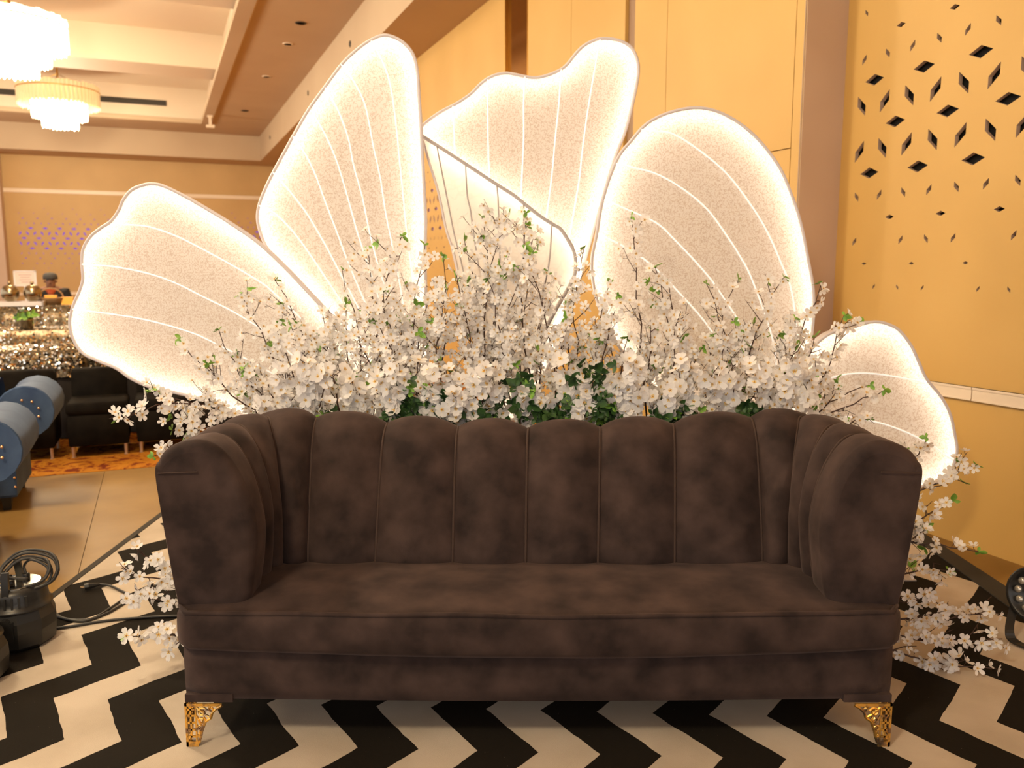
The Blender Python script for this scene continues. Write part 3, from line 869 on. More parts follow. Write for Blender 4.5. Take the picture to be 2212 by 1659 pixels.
glow_petal('small low glowing petal at the far right beside the gold wall', P5, R5, 3.80)

# ------------------------------------------------------------------ blossom branches
rb = random.Random(7)
def blossom_mesh(name, R, cup, seed, ruffle=.0, wd=1.0):
    r = random.Random(seed); mb = MB()
    for k in range(5):
        a0 = 2 * math.pi * k / 5 + r.uniform(-.12, .12)
        L = R * r.uniform(.92, 1.08); W = R * wd * r.uniform(.40, .47); cp = cup + r.uniform(-.15, .15); tw = r.uniform(-.25, .25)
        rows = []
        for i, (u, w) in enumerate(((.06, .16), (.36, .72), (.70, 1.0), (.93, .72), (1.0, .28))):
            row = []
            for s_ in (-1, 0, 1):
                x = L * u; y = W * w * s_
                if i == 4 and s_ == 0: x -= L * .06
                z = cp * R * u ** 1.4 * .8 + (.10 * R * abs(s_) * w) + tw * y * u + ruffle * R * r.uniform(-1, 1) * u
                row.append(Vector((x * math.cos(a0) - y * math.sin(a0), x * math.sin(a0) + y * math.cos(a0), z)))
            rows.append(row)
        mb.grid(rows)
    for k in range(5):
        a = 2 * math.pi * (k + .5) / 5
        mb.poly([(0, 0, .10 * R), (.27 * R * math.cos(a - .33), .27 * R * math.sin(a - .33), .14 * R), (.27 * R * math.cos(a + .33), .27 * R * math.sin(a + .33), .14 * R)], 1)
    mb.lathe([(.001, .19 * R), (.085 * R, .14 * R), (.085 * R, .02 * R)], 6, 2)
    mb.tube([(0, 0, .02 * R), (0, 0, -.28 * R), (.05 * R, 0, -.5 * R)], [.09 * R, .05 * R, .03 * R], 5, 3)
    me = mb.mesh(name, [M['blossom'], M['centre'], M['amber_spot'], M['stem']], True)
    return me
BL = [blossom_mesh('blossom', .027, .25, 1), blossom_mesh('blossom', .026, .45, 2, .05), blossom_mesh('blossom', .028, .12, 3, .04), blossom_mesh('blossom', .023, .85, 4), blossom_mesh('blossom', .025, .6, 5, .06)]
BS = [blossom_mesh('blossom', .0255, .25, 11, .03, .80), blossom_mesh('blossom', .025, .5, 12, .05, .78), blossom_mesh('blossom', .026, .12, 13, .04, .82), blossom_mesh('blossom', .023, .9, 14, .0, .85), blossom_mesh('blossom', .025, .65, 15, .06, .76)]
def leaf_mesh(name, L, seed, m):
    r = random.Random(seed); mb = MB()
    for k, (a, s) in enumerate(((0, 1.0), (r.uniform(1.0, 1.7), .75), (-r.uniform(1.0, 1.8), .6))):
        rows = []
        for u, w in ((0, .05), (.2, .55), (.5, .8), (.8, .5), (1.0, .03)):
            row = []
            for s_ in (-1, 0, 1):
                x = L * s * u; y = L * s * .42 * w * s_; z = .16 * L * abs(s_) * w + .25 * L * u * u * r.uniform(.6, 1.2)
                row.append(Vector((x * math.cos(a) - y * math.sin(a), x * math.sin(a) + y * math.cos(a), z)))
            rows.append(row)
        mb.grid(rows)
    return mb.mesh(name, [m], True)
LF = [leaf_mesh('leaf', .036, i, M['leaf']) for i in range(3)]
LD = [leaf_mesh('leaf', .046, i + 9, M['leaf_dark']) for i in range(3)]

def orient(n, r):
    q = n.to_track_quat('Z', 'Y').to_matrix().to_4x4()
    return q @ Matrix.Rotation(r.uniform(0, 6.28), 4, 'Z')
def put_mesh(name, me, M4, parent):
    o = bpy.data.objects.new(name, me); COL.objects.link(o)
    o.parent = parent; o.matrix_local = M4
    return o
COUNT = [0, 0]
def branch(base, tip, label, group, seed, dens=1.0, size=1.0, twigs=5, leaf_n=3, bare=.25, sag=0.0, green_tip=True, face=(0, -1, .15), star=True):
    r = random.Random(seed)
    base = Vector(base); tip = Vector(tip)
    root = thing('blossom_branch', label, 'flower branch', base, 0, group)
    D = tip - base; Ln = D.length
    side = D.cross(Vector((0, 1, 0)))
    if side.length < 1e-6: side = Vector((1, 0, 0))
    side.normalize()
    fwd = side.cross(D).normalized()
    c1, c2 = r.uniform(-.10, .10) * Ln, r.uniform(-.05, .05) * Ln
    pts = []
    for i in range(9):
        t = i / 8
        p = D * t + side * (c1 * math.sin(math.pi * t) + .010 * r.uniform(-1, 1) * (t > 0)) + fwd * (c2 * math.sin(math.pi * t)) + Vector((0, 0, sag * math.sin(math.pi * t) * Ln))
        pts.append(p)
    stem = MB(); stem.tube(pts, [.0042 * (1 - .72 * i / 8) + .0004 for i in range(9)], 5)
    lines = [(pts, bare)]
    for k in range(twigs):
        t = r.uniform(.22, .92); i = min(int(t * 8), 7)
        s0 = pts[i].lerp(pts[i + 1], t * 8 - i)
        ax = (D.normalized() * r.uniform(.5, 1.1) + side * r.choice((-1, 1)) * r.uniform(.35, .9) + fwd * r.uniform(-.6, .6)).normalized()
        l = Ln * r.uniform(.14, .32) * (1.05 - .5 * t)
        l = min(max(l, .05), .17)
        q = [s0, s0 + ax * l * .5 + Vector((r.uniform(-.01, .01), r.uniform(-.01, .01), r.uniform(-.004, .012))), s0 + ax * l + Vector((0, 0, r.uniform(-.01, .02)))]
        stem.tube(q, [.0022, .0017, .0010], 4)
        lines.append((q, .05))
    tips = []
    FC = Vector(face)
    for ln, b0 in lines:
        tot = sum((ln[i + 1] - ln[i]).length for i in range(len(ln) - 1))
        n = max(1, int(tot * (1 - b0) / (.030 / dens)))
        for j in range(n):
            t = b0 + (1 - b0) * (j + r.uniform(.2, .9)) / n
            f = t * (len(ln) - 1); i = min(int(f), len(ln) - 2)
            p = ln[i].lerp(ln[i + 1], f - i)
            d = Vector((r.gauss(0, 1), r.gauss(0, 1), r.gauss(0, 1))).normalized()
            nrm = (d * .85 + FC * .75 + Vector((0, 0, .12))).normalized()
            pos = p + nrm * .012 + d * .010
            if pos.z + base.z < .03: pos.z = .03 - base.z
            sc = size * r.uniform(.78, 1.12)
            stem.tube([p, pos - nrm * .008], .0009, 3, caps=False)
            put_mesh('blossom', r.choice(BS if star else BL), Matrix.Translation(pos) @ orient(nrm, r) @ Matrix.Diagonal((sc, sc, sc, 1)), root)
            COUNT[0] += 1
    for k in range(leaf_n):
        ln, _ = lines[0] if (k == 0 and green_tip) else r.choice(lines)
        p = ln[-1] if k == 0 and green_tip else ln[0].lerp(ln[-1], r.uniform(.4, 1))
        d = (Vector((r.gauss(0, 1), r.gauss(0, .8) - .4, r.gauss(0, 1) + .3))).normalized()
        sc = r.uniform(.75, 1.15)
        put_mesh('leaf', r.choice(LF), Matrix.Translation(p) @ orient(d, r) @ Matrix.Diagonal((sc, sc, sc, 1)), root)
        COUNT[1] += 1
    stem.build('stem', M['stem'], root)
    return root

# planter trough that carries the branches, hidden behind the sofa back
tr = thing('flower_trough', 'long white planter trough behind the sofa back', 'planter', (.1, 3.5, 0))
mb = MB(); mb.box(-.95, 1.05, -.20, .24, .10, .12); mb.box(-.95, 1.05, -.20, -.185, .12, .62); mb.box(-.95, 1.05, .225, .24, .12, .62); mb.box(-.95, -.935, -.20, .24, .12, .62); mb.box(1.035, 1.05, -.20, .24, .12, .62)
for x in (-.9, 1.0):
    for y in (-.17, .21): mb.box(x - .02, x + .02, y - .02, y + .02, 0, .10)
mb.build('trough', M['white_metal'], tr)
mb = MB(); mb.box(-.93, 1.03, -.18, .22, .45, .585); mb.build('foam_block', M['leaf_dark'], tr)

CH = ['first', 'second', 'third', 'fourth', 'fifth', 'sixth', 'seventh', 'eighth']
seam_px = [683, 835, 988, 1140, 1297, 1455, 1620]
def chan(px):
    i = sum(px > s for s in seam_px)
    return CH[i]
def PB(px, py, Y): return at(px, py, Y)

# named outer branches: base pixel, tip pixel, base depth, tip depth, label, options
outer = [
 ((560, 935), (255, 912), 3.34, 3.05, 'blossom branch reaching farthest left, past the sofa arm', dict(twigs=6, sag=.12, leaf_n=4)),
 ((570, 930), (318, 850), 3.36, 3.15, 'blossom branch ending just below the far left glowing petal', dict(twigs=5, leaf_n=3, sag=.06)),
 ((520, 960), (330, 985), 3.25, 3.0, 'short blossom branch drooping over the left arm of the sofa', dict(twigs=4, leaf_n=1)),
 ((610, 930), (372, 925), 3.30, 3.10, 'blossom branch spreading flat behind the left arm crest', dict(twigs=5, leaf_n=2, sag=.1)),
 ((640, 930), (388, 732), 3.45, 3.40, 'thin blossom branch with a green tip before the far left petal', dict(twigs=5, dens=.8, leaf_n=3)),
 ((650, 930), (470, 715), 3.50, 3.50, 'blossom branch with three leaves beside the thin green-tipped one', dict(twigs=5, leaf_n=4)),
 ((700, 930), (522, 636), 3.55, 3.60, 'long blossom branch pointing up left with a bare forked tip', dict(twigs=6, leaf_n=2)),
 ((720, 930), (594, 604), 3.55, 3.60, 'blossom branch crossing the gap between the two left petals', dict(twigs=6, dens=.8, leaf_n=3)),
 ((760, 930), (736, 582), 3.60, 3.65, 'blossom branch with a cluster of green leaves before the seven-ribbed petal', dict(twigs=5, dens=.85, leaf_n=5)),
 ((800, 930), (792, 532), 3.60, 3.70, 'upright blossom branch in the middle of the seven-ribbed petal', dict(twigs=5, dens=.8, leaf_n=2)),
 ((840, 930), (864, 508), 3.55, 3.65, 'tall blossom branch at the lower right of the seven-ribbed petal', dict(twigs=5, dens=.85, leaf_n=4)),
 ((905, 930), (920, 530), 3.60, 3.70, 'slim blossom branch in the gap beside the central petal', dict(twigs=4, dens=.8, leaf_n=2)),
 ((950, 930), (962, 555), 3.50, 3.60, 'blossom branch with a single big flower before the gold gap', dict(twigs=4, dens=.85, leaf_n=2)),
 ((990, 930), (1002, 515), 3.60, 3.70, 'upright blossom branch at the left edge of the folded flap', dict(twigs=4, dens=.8, leaf_n=1)),
 ((1010, 930), (1044, 468), 3.55, 3.62, 'tall blossom branch with a bare twig end on the folded flap', dict(twigs=6, dens=.85, leaf_n=3)),
 ((1050, 930), (1100, 462), 3.55, 3.60, 'tall blossom branch with a double flower at its top', dict(twigs=6, dens=.9, leaf_n=4)),
 ((1180, 930), (1138, 458), 3.55, 3.58, 'tallest blossom branch touching the grey edge of the flap', dict(twigs=7, dens=.95, leaf_n=3)),
 ((1200, 930), (1130, 530), 3.45, 3.50, 'blossom branch with bright leaves in the middle of the flap', dict(twigs=5, leaf_n=5)),
 ((1230, 930), (1262, 538), 3.60, 3.66, 'blossom branch just outside the curved end of the flap', dict(twigs=5, dens=.9, leaf_n=3)),
 ((1290, 930), (1323, 610), 3.60, 3.66, 'blossom branch with a pointed leaf at the left of the rounded petal', dict(twigs=5, leaf_n=3)),
 ((1400, 930), (1362, 468), 3.55, 3.62, 'tall lone blossom branch rising before the rounded petal', dict(twigs=4, dens=.85, leaf_n=2)),
 ((1420, 930), (1416, 574), 3.60, 3.66, 'blossom branch topped by one green leaf beside the tall lone one', dict(twigs=4, dens=.75, leaf_n=2)),
 ((1520, 930), (1440, 606), 3.55, 3.60, 'forked dark blossom branch in the middle of the rounded petal', dict(twigs=6, dens=.75, leaf_n=5)),
 ((1560, 930), (1524, 612), 3.55, 3.62, 'sparse blossom branch with small flowers right of the forked one', dict(twigs=5, dens=.7, leaf_n=3)),
 ((1575, 930), (1590, 604), 3.60, 3.66, 'upright blossom branch with a pale hanging leaf', dict(twigs=4, dens=.7, leaf_n=2)),
 ((1600, 930), (1690, 598), 3.60, 3.62, 'blossom branch bending right towards the petal edge', dict(twigs=5, dens=.7, leaf_n=4)),
 ((1650, 930), (1776, 612), 3.55, 3.56, 'blossom branch ending outside the edge of the rounded petal', dict(twigs=6, leaf_n=4)),
 ((1690, 930), (1822, 680), 3.50, 3.45, 'blossom branch with a leafy tip before the shaded pier', dict(twigs=6, leaf_n=4)),
 ((1720, 930), (1880, 832), 3.45, 3.40, 'thin dark branch with a leafy end before the low right petal', dict(twigs=3, dens=.45, leaf_n=3)),
 ((1740, 930), (1912, 842), 3.42, 3.35, 'thin blossom branch with a single green tip at the low right petal', dict(twigs=4, dens=.6, leaf_n=2)),
 ((1760, 930), (1880, 905), 3.40, 3.30, 'short blossom branch just above the right arm of the sofa', dict(twigs=4, dens=.8, leaf_n=1)),
 ((1900, 1080), (2004, 945), 3.35, 3.20, 'short blossom branch rising behind the right arm corner', dict(twigs=3, leaf_n=3)),
 ((1880, 1110), (2108, 1003), 3.30, 3.15, 'blossom branch stretching to the gold wall under the low petal', dict(twigs=5, leaf_n=3)),
 ((1880, 1180), (2062, 1085), 3.25, 3.10, 'blossom branch halfway up beside the right arm', dict(twigs=4, leaf_n=2)),
 ((1870, 1180), (2114, 1192), 3.20, 3.05, 'blossom branch sticking out level above the rug corner', dict(twigs=5, leaf_n=3, sag=.08)),
 ((1880, 1250), (2052, 1232), 3.10, 2.98, 'blossom branch with two large flowers above the black rug strip', dict(twigs=3, leaf_n=2)),
 ((1880, 1290), (2030, 1300), 3.05, 2.95, 'short blossom branch close to the right end of the seat', dict(twigs=4, leaf_n=0, dens=1.2)),
 ((1870, 1330), (2160, 1325), 3.00, 2.95, 'long blossom branch pointing at the black lamp stand', dict(twigs=6, leaf_n=0, sag=.05, green_tip=False)),
 ((1870, 1370), (2165, 1385), 2.95, 2.88, 'low blossom branch arching just under the long one', dict(twigs=6, leaf_n=0, sag=.05, green_tip=False)),
 ((1870, 1390), (2150, 1448), 2.90, 2.80, 'lowest blossom branch at the right, touching the rug', dict(twigs=6, leaf_n=0, sag=.05, green_tip=False)),
 ((450, 1260), (262, 1228), 3.05, 2.95, 'blossom branch lying over the rug left of the sofa', dict(twigs=4, leaf_n=0, green_tip=False, size=1.15)),
 ((450, 1240), (296, 1190), 3.10, 3.00, 'upper blossom branch beside the left end of the seat', dict(twigs=4, leaf_n=0, green_tip=False, size=1.1)),
 ((460, 1310), (262, 1290), 2.98, 2.90, 'blossom branch crossing the black cable left of the sofa', dict(twigs=4, leaf_n=0, green_tip=False, size=1.1)),
 ((460, 1350), (268, 1372), 2.90, 2.82, 'lowest blossom branch at the left with one green leaf', dict(twigs=5, leaf_n=1, size=1.15, dens=1.2)),
]
for i, (b, t, yb, yt, lab, kw) in enumerate(outer):
    g = 'outer blossom branches' if b[1] < 1000 else 'low blossom branches beside the sofa'
    branch(PB(*b, yb), PB(*t, yt), lab, g, 100 + i, **kw)

# the dense mass: two layers, described by the back channel they rise behind
def env(px):
    pts = [(480, 780), (560, 700), (640, 650), (730, 620), (830, 590), (900, 600), (1000, 560), (1100, 530), (1200, 560), (1300, 640), (1400, 660), (1500, 660), (1600, 660), (1700, 670), (1780, 700), (1830, 760)]
    for (x0, y0), (x1, y1) in zip(pts, pts[1:]):
        if x0 <= px <= x1: return y0 + (y1 - y0) * (px - x0) / (x1 - x0)
    return 780
ORD = ['first', 'second', 'third', 'fourth', 'fifth', 'sixth', 'seventh', 'eighth', 'ninth', 'tenth', 'eleventh']
seen = {}
def nth(layer, c):
    n = seen.get((layer, c), 0); seen[(layer, c)] = n + 1
    return ORD[min(n, 10)]
last_b = 0
for i in range(58):                              # back layer
    px = 500 + 1320 * (i + rb.uniform(.1, .9)) / 58
    top = env(px) + rb.uniform(10, 110)
    bxp = 1140 + (px - 1140) * rb.uniform(.83, .91)
    branch(PB(bxp, 935, rb.uniform(3.40, 3.62)), PB(px, top, rb.uniform(3.42, 3.70)),
           '%s back-layer blossom branch from the left behind the %s back channel' % (nth('b', chan(bxp)), chan(bxp)), 'dense back layer of blossom branches', 500 + i,
           dens=1.0 if px > 1330 else 1.2, twigs=6, leaf_n=2, green_tip=rb.random() < .5, size=1.0)
for i in range(40):                              # front layer, larger flowers just above the sofa back
    px = 560 + 1200 * (i + rb.uniform(.1, .9)) / 40
    top = rb.uniform(775, 862)
    branch(PB(px + rb.uniform(-25, 25), 940, rb.uniform(3.26, 3.34)), PB(px, top, rb.uniform(3.22, 3.32)),
           '%s large-flowered branch from the left just above the %s back channel' % (nth('f', chan(px)), chan(px)), 'front row of large blossoms', 700 + i,
           dens=1.45, twigs=4, leaf_n=0, bare=.12, size=1.24, green_tip=False, star=False)
# dark ivy leaves between the front blossoms
ivy_px = [(880, 'fourth', 830), (960, 'third', 850), (1125, 'fourth', 810), (1055, 'fourth', 870), (1190, 'fifth', 885), (1240, 'fifth', 860), (1280, 'fifth', 800), (1440, 'sixth', 885), (1475, 'seventh', 890), (1640, 'eighth', 880), (860, 'third', 890), (700, 'second', 890), (1010, 'fourth', 895), (1300, 'sixth', 870)]
for i, (px, c, py) in enumerate(ivy_px):
    p = PB(px, 925, 3.27)
    t_ = thing('ivy_sprig', '%s dark green ivy sprig between the flowers above the %s back channel' % (nth('i', chan(px)), chan(px)), 'ivy', p, 0, 'dark ivy behind the front blossoms')
    r = random.Random(900 + i); st = MB()
    top = PB(px, py, 3.27) - p
    st.tube([(0, 0, -.15), top * .5, top], .0025, 4)
    for k_ in range(30):
        q = top * r.uniform(.1, 1.05) + Vector((r.gauss(0, .034), r.gauss(0, .018), r.gauss(0, .016)))
        d = Vector((r.gauss(0, .6), -1, r.gauss(0, .6))).normalized()
        sc = r.uniform(.7, 1.2)
        put_mesh('leaf', r.choice(LD if k_ % 6 else LF), Matrix.Translation(q) @ orient(d, r) @ Matrix.Diagonal((sc, sc, sc, 1)), t_)
    st.build('stem', M['stem'], t_)

# ------------------------------------------------------------------ blue tufted armchairs on the left
def blue_chair(a, b, label):
    t = thing('armchair', label, 'armchair', room(a, b, 0), TH, 'blue tufted armchairs')
    W = -1.0
    def arm(mir):
        f = (lambda x: x) if not mir else (lambda x: W - x)
        # rolled arm: profile in x,z swept along y
        prof = [(-.005, .10), (.0, .28), (-.004, .42)]
        for k in range(15):
            ang = math.radians(-105 + 300 * k / 14)
            prof.append((.072 + .155 * math.cos(ang), .60 + .155 * math.sin(ang)))
        prof += [(-.115, .50), (-.13, .40), (-.13, .10)]
        rows = []
        for y in (0.0, .012, .06, .22, .38, .50, .60):
            k = .985 if y == 0 else 1.0
            sag = -.012 * math.sin(math.pi * min(1, y / .60))
            rows.append([Vector((f(.03 + (x - .03) * k), y, z + (sag if z > .6 else 0))) for x, z in prof])
        mb = MB(); ids = mb.grid(rows)
        ao = mb.build('arm', M['blue'], t, True)
        # front face: post and scroll
        n = len(prof)
        mb = MB(); P = [(f(.03 + (x - .03) * .985), z) for x, z in prof]
        mb.prism(P, 0.0, -.006, lambda u, v, h: Vector((u, h, v)))
        fp = mb.build('arm_front', M['blue'], ao)
        mb = MB()
        rr = [(.001, -.030), (.075, -.028), (.088, -.020), (.093, -.004), (.093, 0)]
        mb.lathe(rr, 24, 0, Matrix.Translation((f(.072), -.004, .605)) @ Matrix.Rotation(-math.pi / 2, 4, 'X') @ Matrix.Scale(-1, 4, (0, 0, 1)))
        mb.lathe([(.125, 0), (.131, -.014), (.150, -.014), (.156, 0)], 28, 0, Matrix.Translation((f(.072), -.004, .605)) @ Matrix.Rotation(-math.pi / 2, 4, 'X') @ Matrix.Scale(-1, 4, (0, 0, 1)))
        mb.build('scroll', M['blue'], ao, True)
        mb = MB()
        for k in range(9):
            an = 2 * math.pi * k / 9 + .3
            mb.ball((f(.072 + .078 * math.cos(an)), -.034, .605 + .074 * math.sin(an)), .0085, 8, 6)
        for k in range(6):
            for x in (-.012, -.108): mb.ball((f(x), -.010, .15 + k * .058), .0085, 8, 6)
        mb.build('nailheads', M['nail'], ao, True)
    arm(False); arm(True)
    rows = []
    for x in [W + .13 + .74 * i / 20 for i in range(21)]:
        u = (x - W - .5) / .37
        tuft = .012 * math.cos((x - W) * 2 * math.pi / .123)
        prof = [(.44, .38), (.455 - tuft, .48), (.47 + tuft * .5, .58), (.48 - tuft, .66), (.51, .735), (.57, .755), (.65, .745), (.70, .67), (.69, .58), (.66, .5), (.67, .12)]
        rows.append([Vector((x, y, z)) for y, z in prof])
    mb = MB(); mb.grid(rows); mb.build('backrest', M['blue'], t, True)
    rows = []
    for i in range(13):
        x = W + .135 + .73 * i / 12
        e = abs(i - 6) / 6; k = .02 * e ** 6
        rows.append([Vector((x, y, z)) for y, z in ((.50, .30), (.03, .30), (.0 + k, .33), (-.01 + k, .38), (.01 + k, .43 - k), (.05, .45 - k), (.3, .465 - k), (.50, .455 - k))])
    mb = MB(); mb.grid(rows, 0, close_v=True); mb.build('seat_cushion', M['blue'], t, True)
    mb = MB(); mb.box(W + .01, -.01, 0.01, .66, .085, .31); mb.build('base', M['blue'], t)
    for x in (-.11, W + .03):
        for y in (.01, .56):
            mb = MB(); mb.lathe([(.028, 0), (.042, .085)], 4, 0, Matrix.Translation((x + .04, y + .05, 0)), .5); mb.build('leg', M['black'], t)
    return t
blue_chair(-.845, 5.66, 'blue velvet rolled-arm armchair farther back, facing the camera')
blue_chair(-.86, 4.47, 'nearer blue velvet armchair cut off by the left picture edge')

# ------------------------------------------------------------------ low black chairs
def black_chair(a, b, label):
    t = thing('lounge_chair', label, 'chair', room(a, b, 0), TH, 'low black chairs in a row')
    def soft(name, x0, x1, y0, y1, z0, z1, r=.02):
        mb = MB(); rows = []
        for z, k in ((z0, r), (z0 + r, 0), ((z0 + z1) / 2, -.004), (z1 - r, 0), (z1 - r * .3, r * .35), (z1, r)):
            rows.append([Vector(p + (z,)) for p in ((x0 + k, y0 + k), ((x0 + x1) / 2, y0 + k - .006), (x1 - k, y0 + k), (x1 - k, y1 - k), (x0 + k, y1 - k))])
        ids = mb.grid(rows, 0, close_v=True); mb.face(ids[0]); mb.face(ids[-1])
        return mb.build(name, M['blackcloth'], t, True)
    soft('seat_cushion', 0, .43, -.01, .45, .33, .435, .025)
    soft('seat_base', .005, .425, 0, .50, .09, .335, .01)
    soft('backrest', .015, .415, .40, .53, .30, .655, .03)
    for x in (.03, .40):
        for y in (.03, .46):
            mb = MB(); mb.lathe([(.011, 0), (.014, .10)], 10, 0, Matrix.Translation((x, y, 0))); mb.lathe([(.016, 0), (.016, .006)], 10, 0, Matrix.Translation((x, y, 0))); mb.build('leg', M['leg_metal'], t)
    return t
black_chair(-.70, 7.1, 'low black chair between the blue armchair and the sofa')
black_chair(-1.22, 7.12, 'low black chair mostly hidden behind the blue armchair')
black_chair(-.22, 7.12, 'low black chair half hidden behind the white blossoms on the left')

# ------------------------------------------------------------------ sequinned tables
def sequin_table(a0, a1, b0, b1, zt, drop, label, n, seed):
    t = thing('banquet_table', label, 'table', room((a0 + a1) / 2, (b0 + b1) / 2, 0), TH, 'sequinned tables')
    w, d = (a1 - a0) / 2, (b1 - b0) / 2
    mb = MB(); mb.box(-w, w, -d, d, zt - .04, zt); mb.build('tabletop', M['drape'], t)
    loop = []
    P = 2 * (2 * w + 2 * d); N = int(P / .03)
    for i in range(N):
        s = P * i / N
        if s < 2 * w: p = (-w + s, -d); nn = (0, -1)
        elif s < 2 * w + 2 * d: p = (w, -d + s - 2 * w); nn = (1, 0)
        elif s < 4 * w + 2 * d: p = (w - (s - 2 * w - 2 * d), d); nn = (0, 1)
        else: p = (-w, d - (s - 4 * w - 2 * d)); nn = (-1, 0)
        loop.append((p, nn, s))
    def ring(z, k0, amp): return [Vector((p[0] + nn[0] * (k0 + amp * math.sin(s * 26)), p[1] + nn[1] * (k0 + amp * math.sin(s * 26)), z)) for p, nn, s in loop]
    mb = MB(); mb.grid([ring(zt - .01, .004, .0), ring(zt * .5, .012, .014), ring(.012, .02, .022)], 0, close_v=True); mb.build('skirt', M['drape'], t, True)
    mb = MB(); ids = mb.grid([ring(zt + .002, .006, 0), ring(zt - drop * .5, .022, .008), ring(zt - drop, .034, .016)], 0, close_v=True); mb.face(ids[0])
    ov = mb.build('overlay', M['sequin_cloth'], t, True)
    r = random.Random(seed); mb = MB()
    for i in range(n):
        if r.random() < .35:
            c = Vector((r.uniform(-w, w), r.uniform(-d, d), zt + .006)); nn = Vector((0, 0, 1))
        else:
            side = r.random()
            if side < .75: c = Vector((r.uniform(-w, w), -d - .040, zt - drop * r.random())); nn = Vector((0, -1, 0))
            else: c = Vector((w + .040, r.uniform(-d, d), zt - drop * r.random())); nn = Vector((1, 0, 0))
        nn = (nn + Vector((r.gauss(0, .5), r.gauss(0, .5), r.gauss(0, .5)))).normalized()
        q = nn.to_track_quat('Z', 'Y'); R_ = r.uniform(.006, .013)
        mb.face([mb.vert(c + q @ Vector((R_ * math.cos(k * math.pi / 3), R_ * math.sin(k * math.pi / 3), 0))) for k in range(6)])
    o = mb.build('sequins', M['sequin'], t); o['kind'] = 'stuff'
    return t
sequin_table(-2.3, -.62, 8.0, 8.8, .76, .22, 'nearest sequinned table, behind the low black chairs', 3200, 1)
sequin_table(-.50, 1.2, 8.05, 8.85, .76, .24, 'sequinned table partly hidden by the far left petal', 2600, 2)
sequin_table(-2.7, -.2, 10.4, 11.3, .78, .5, 'middle sequinned table with a green centrepiece', 3600, 3)
sequin_table(-3.2, -.4, 13.0, 13.9, .95, .6, 'farthest sequinned table carrying the mirror balls', 3600, 4)

def rthing(name, label, cat, a, b, z, group=None): return thing(name, label, cat, room(a, b, z), TH, group)
# centrepiece
cpz = .782
t = rthing('centrepiece', 'yellow green foliage centrepiece on the middle sequinned table', 'centrepiece', -1.38, 10.7, cpz)
mb = MB(); mb.lathe([(.05, 0), (.07, .02), (.06, .10), (.075, .12)], 14); mb.build('bowl', M['mirror_ball'], t, True)
r = random.Random(5)
for i in range(26):
    d = Vector((r.gauss(0, 1), r.gauss(0, 1), abs(r.gauss(0, .8)))).normalized()
    put_mesh('leaf', r.choice(LF if i % 3 == 0 else LD), Matrix.Translation(Vector((0, 0, .12)) + d * r.uniform(.02, .12)) @ orient(d, r) @ Matrix.Scale(2.2 if i % 3 == 0 else 1.3, 4), t)
# tray with two mirror balls, sign, basket and amber boxes
tz = .957
t = rthing('tray', 'white rectangular tray under the two mirror balls', 'tray', -1.74, 13.2, tz)
mb = MB(); mb.box(-.27, .27, -.16, .16, 0, .025); mb.build('plate', M['tray'], t)
mb = MB(); mb.box(-.28, .28, -.17, -.15, .0, .06); mb.box(-.28, .28, .15, .17, .0, .06); mb.box(-.28, -.26, -.17, .17, .0, .06); mb.box(.26, .28, -.17, .17, 0, .06); mb.build('rim', M['tray'], t)
for a, l in ((-1.87, 'antique mirror ball pot at the very left edge of the tray'), (-1.60, 'antique mirror ball pot nearer the seated person')):
    t = rthing('mirror_ball', l, 'ball pot', a, 13.2, tz + .025, 'mirror ball pots on the tray')
    mb = MB(); mb.lathe([(.045, 0), (.05, .01), (.03, .025), (.07, .05), (.105, .10), (.115, .15), (.105, .20), (.07, .245), (.03, .262), (.001, .265)], 20); mb.build('pot', M['mirror_ball'], t, True)
    mb = MB(); mb.ball((0, 0, .285), .026, 12, 8); mb.build('knob', M['mirror_ball'], t, True)
t = rthing('sign_frame', 'small pink sign in a white frame behind the mirror balls', 'sign', -1.72, 13.55, tz)
mb = MB()
for x0, x1, z0, z1 in ((-.14, .14, .26, .28), (-.14, .14, .46, .48), (-.14, -.12, .26, .48), (.12, .14, .26, .48)): mb.box(x0, x1, -.012, .012, z0, z1)
mb.box(-.02, .02, -.01, .01, .02, .26); mb.box(-.10, .10, -.06, .06, 0, .02); mb.build('frame', M['tray'], t)
mb = MB(); mb.box(-.12, .12, -.004, .004, .28, .46); mb.build('paper', M['paper'], t)
mb = MB()
for k, w_ in enumerate((.08, .06, .075, .05)): mb.box(-w_, w_, -.0052, -.0042, .415 - k * .034, .424 - k * .034)
mb.build('print', M['ink'], t)
t = rthing('basket', 'basket with an arched wicker handle before the seated person', 'basket', -1.40, 13.4, tz)
mb = MB(); mb.lathe([(.12, 0), (.16, .09), (.165, .10), (.155, .10), (.115, .01)], 20); mb.build('bowl', M['wicker'], t, True)
mb = MB(); mb.tube([(.155 * math.cos(math.pi * k / 16), 0, .09 + .14 * math.sin(math.pi * k / 16)) for k in range(17)], .010, 8); mb.build('handle', M['wicker'], t, True)
for a, h, l in ((-1.40, .10, 'amber box standing inside the arched basket'), (-1.20, .09, 'amber box beside the arched basket')):
    t = rthing('amber_box', l, 'box', a, 13.38 if a < -1.3 else 13.42, tz + (.02 if a < -1.3 else 0), 'amber boxes on the far table')
    mb = MB(); mb.box(-.07, .07, -.06, .06, 0, h); mb.build('body', M['lantern'], t)
    mb = MB(); mb.box(-.075, .075, -.065, .065, h, h + .015); mb.build('lid', M['lantern'], t)

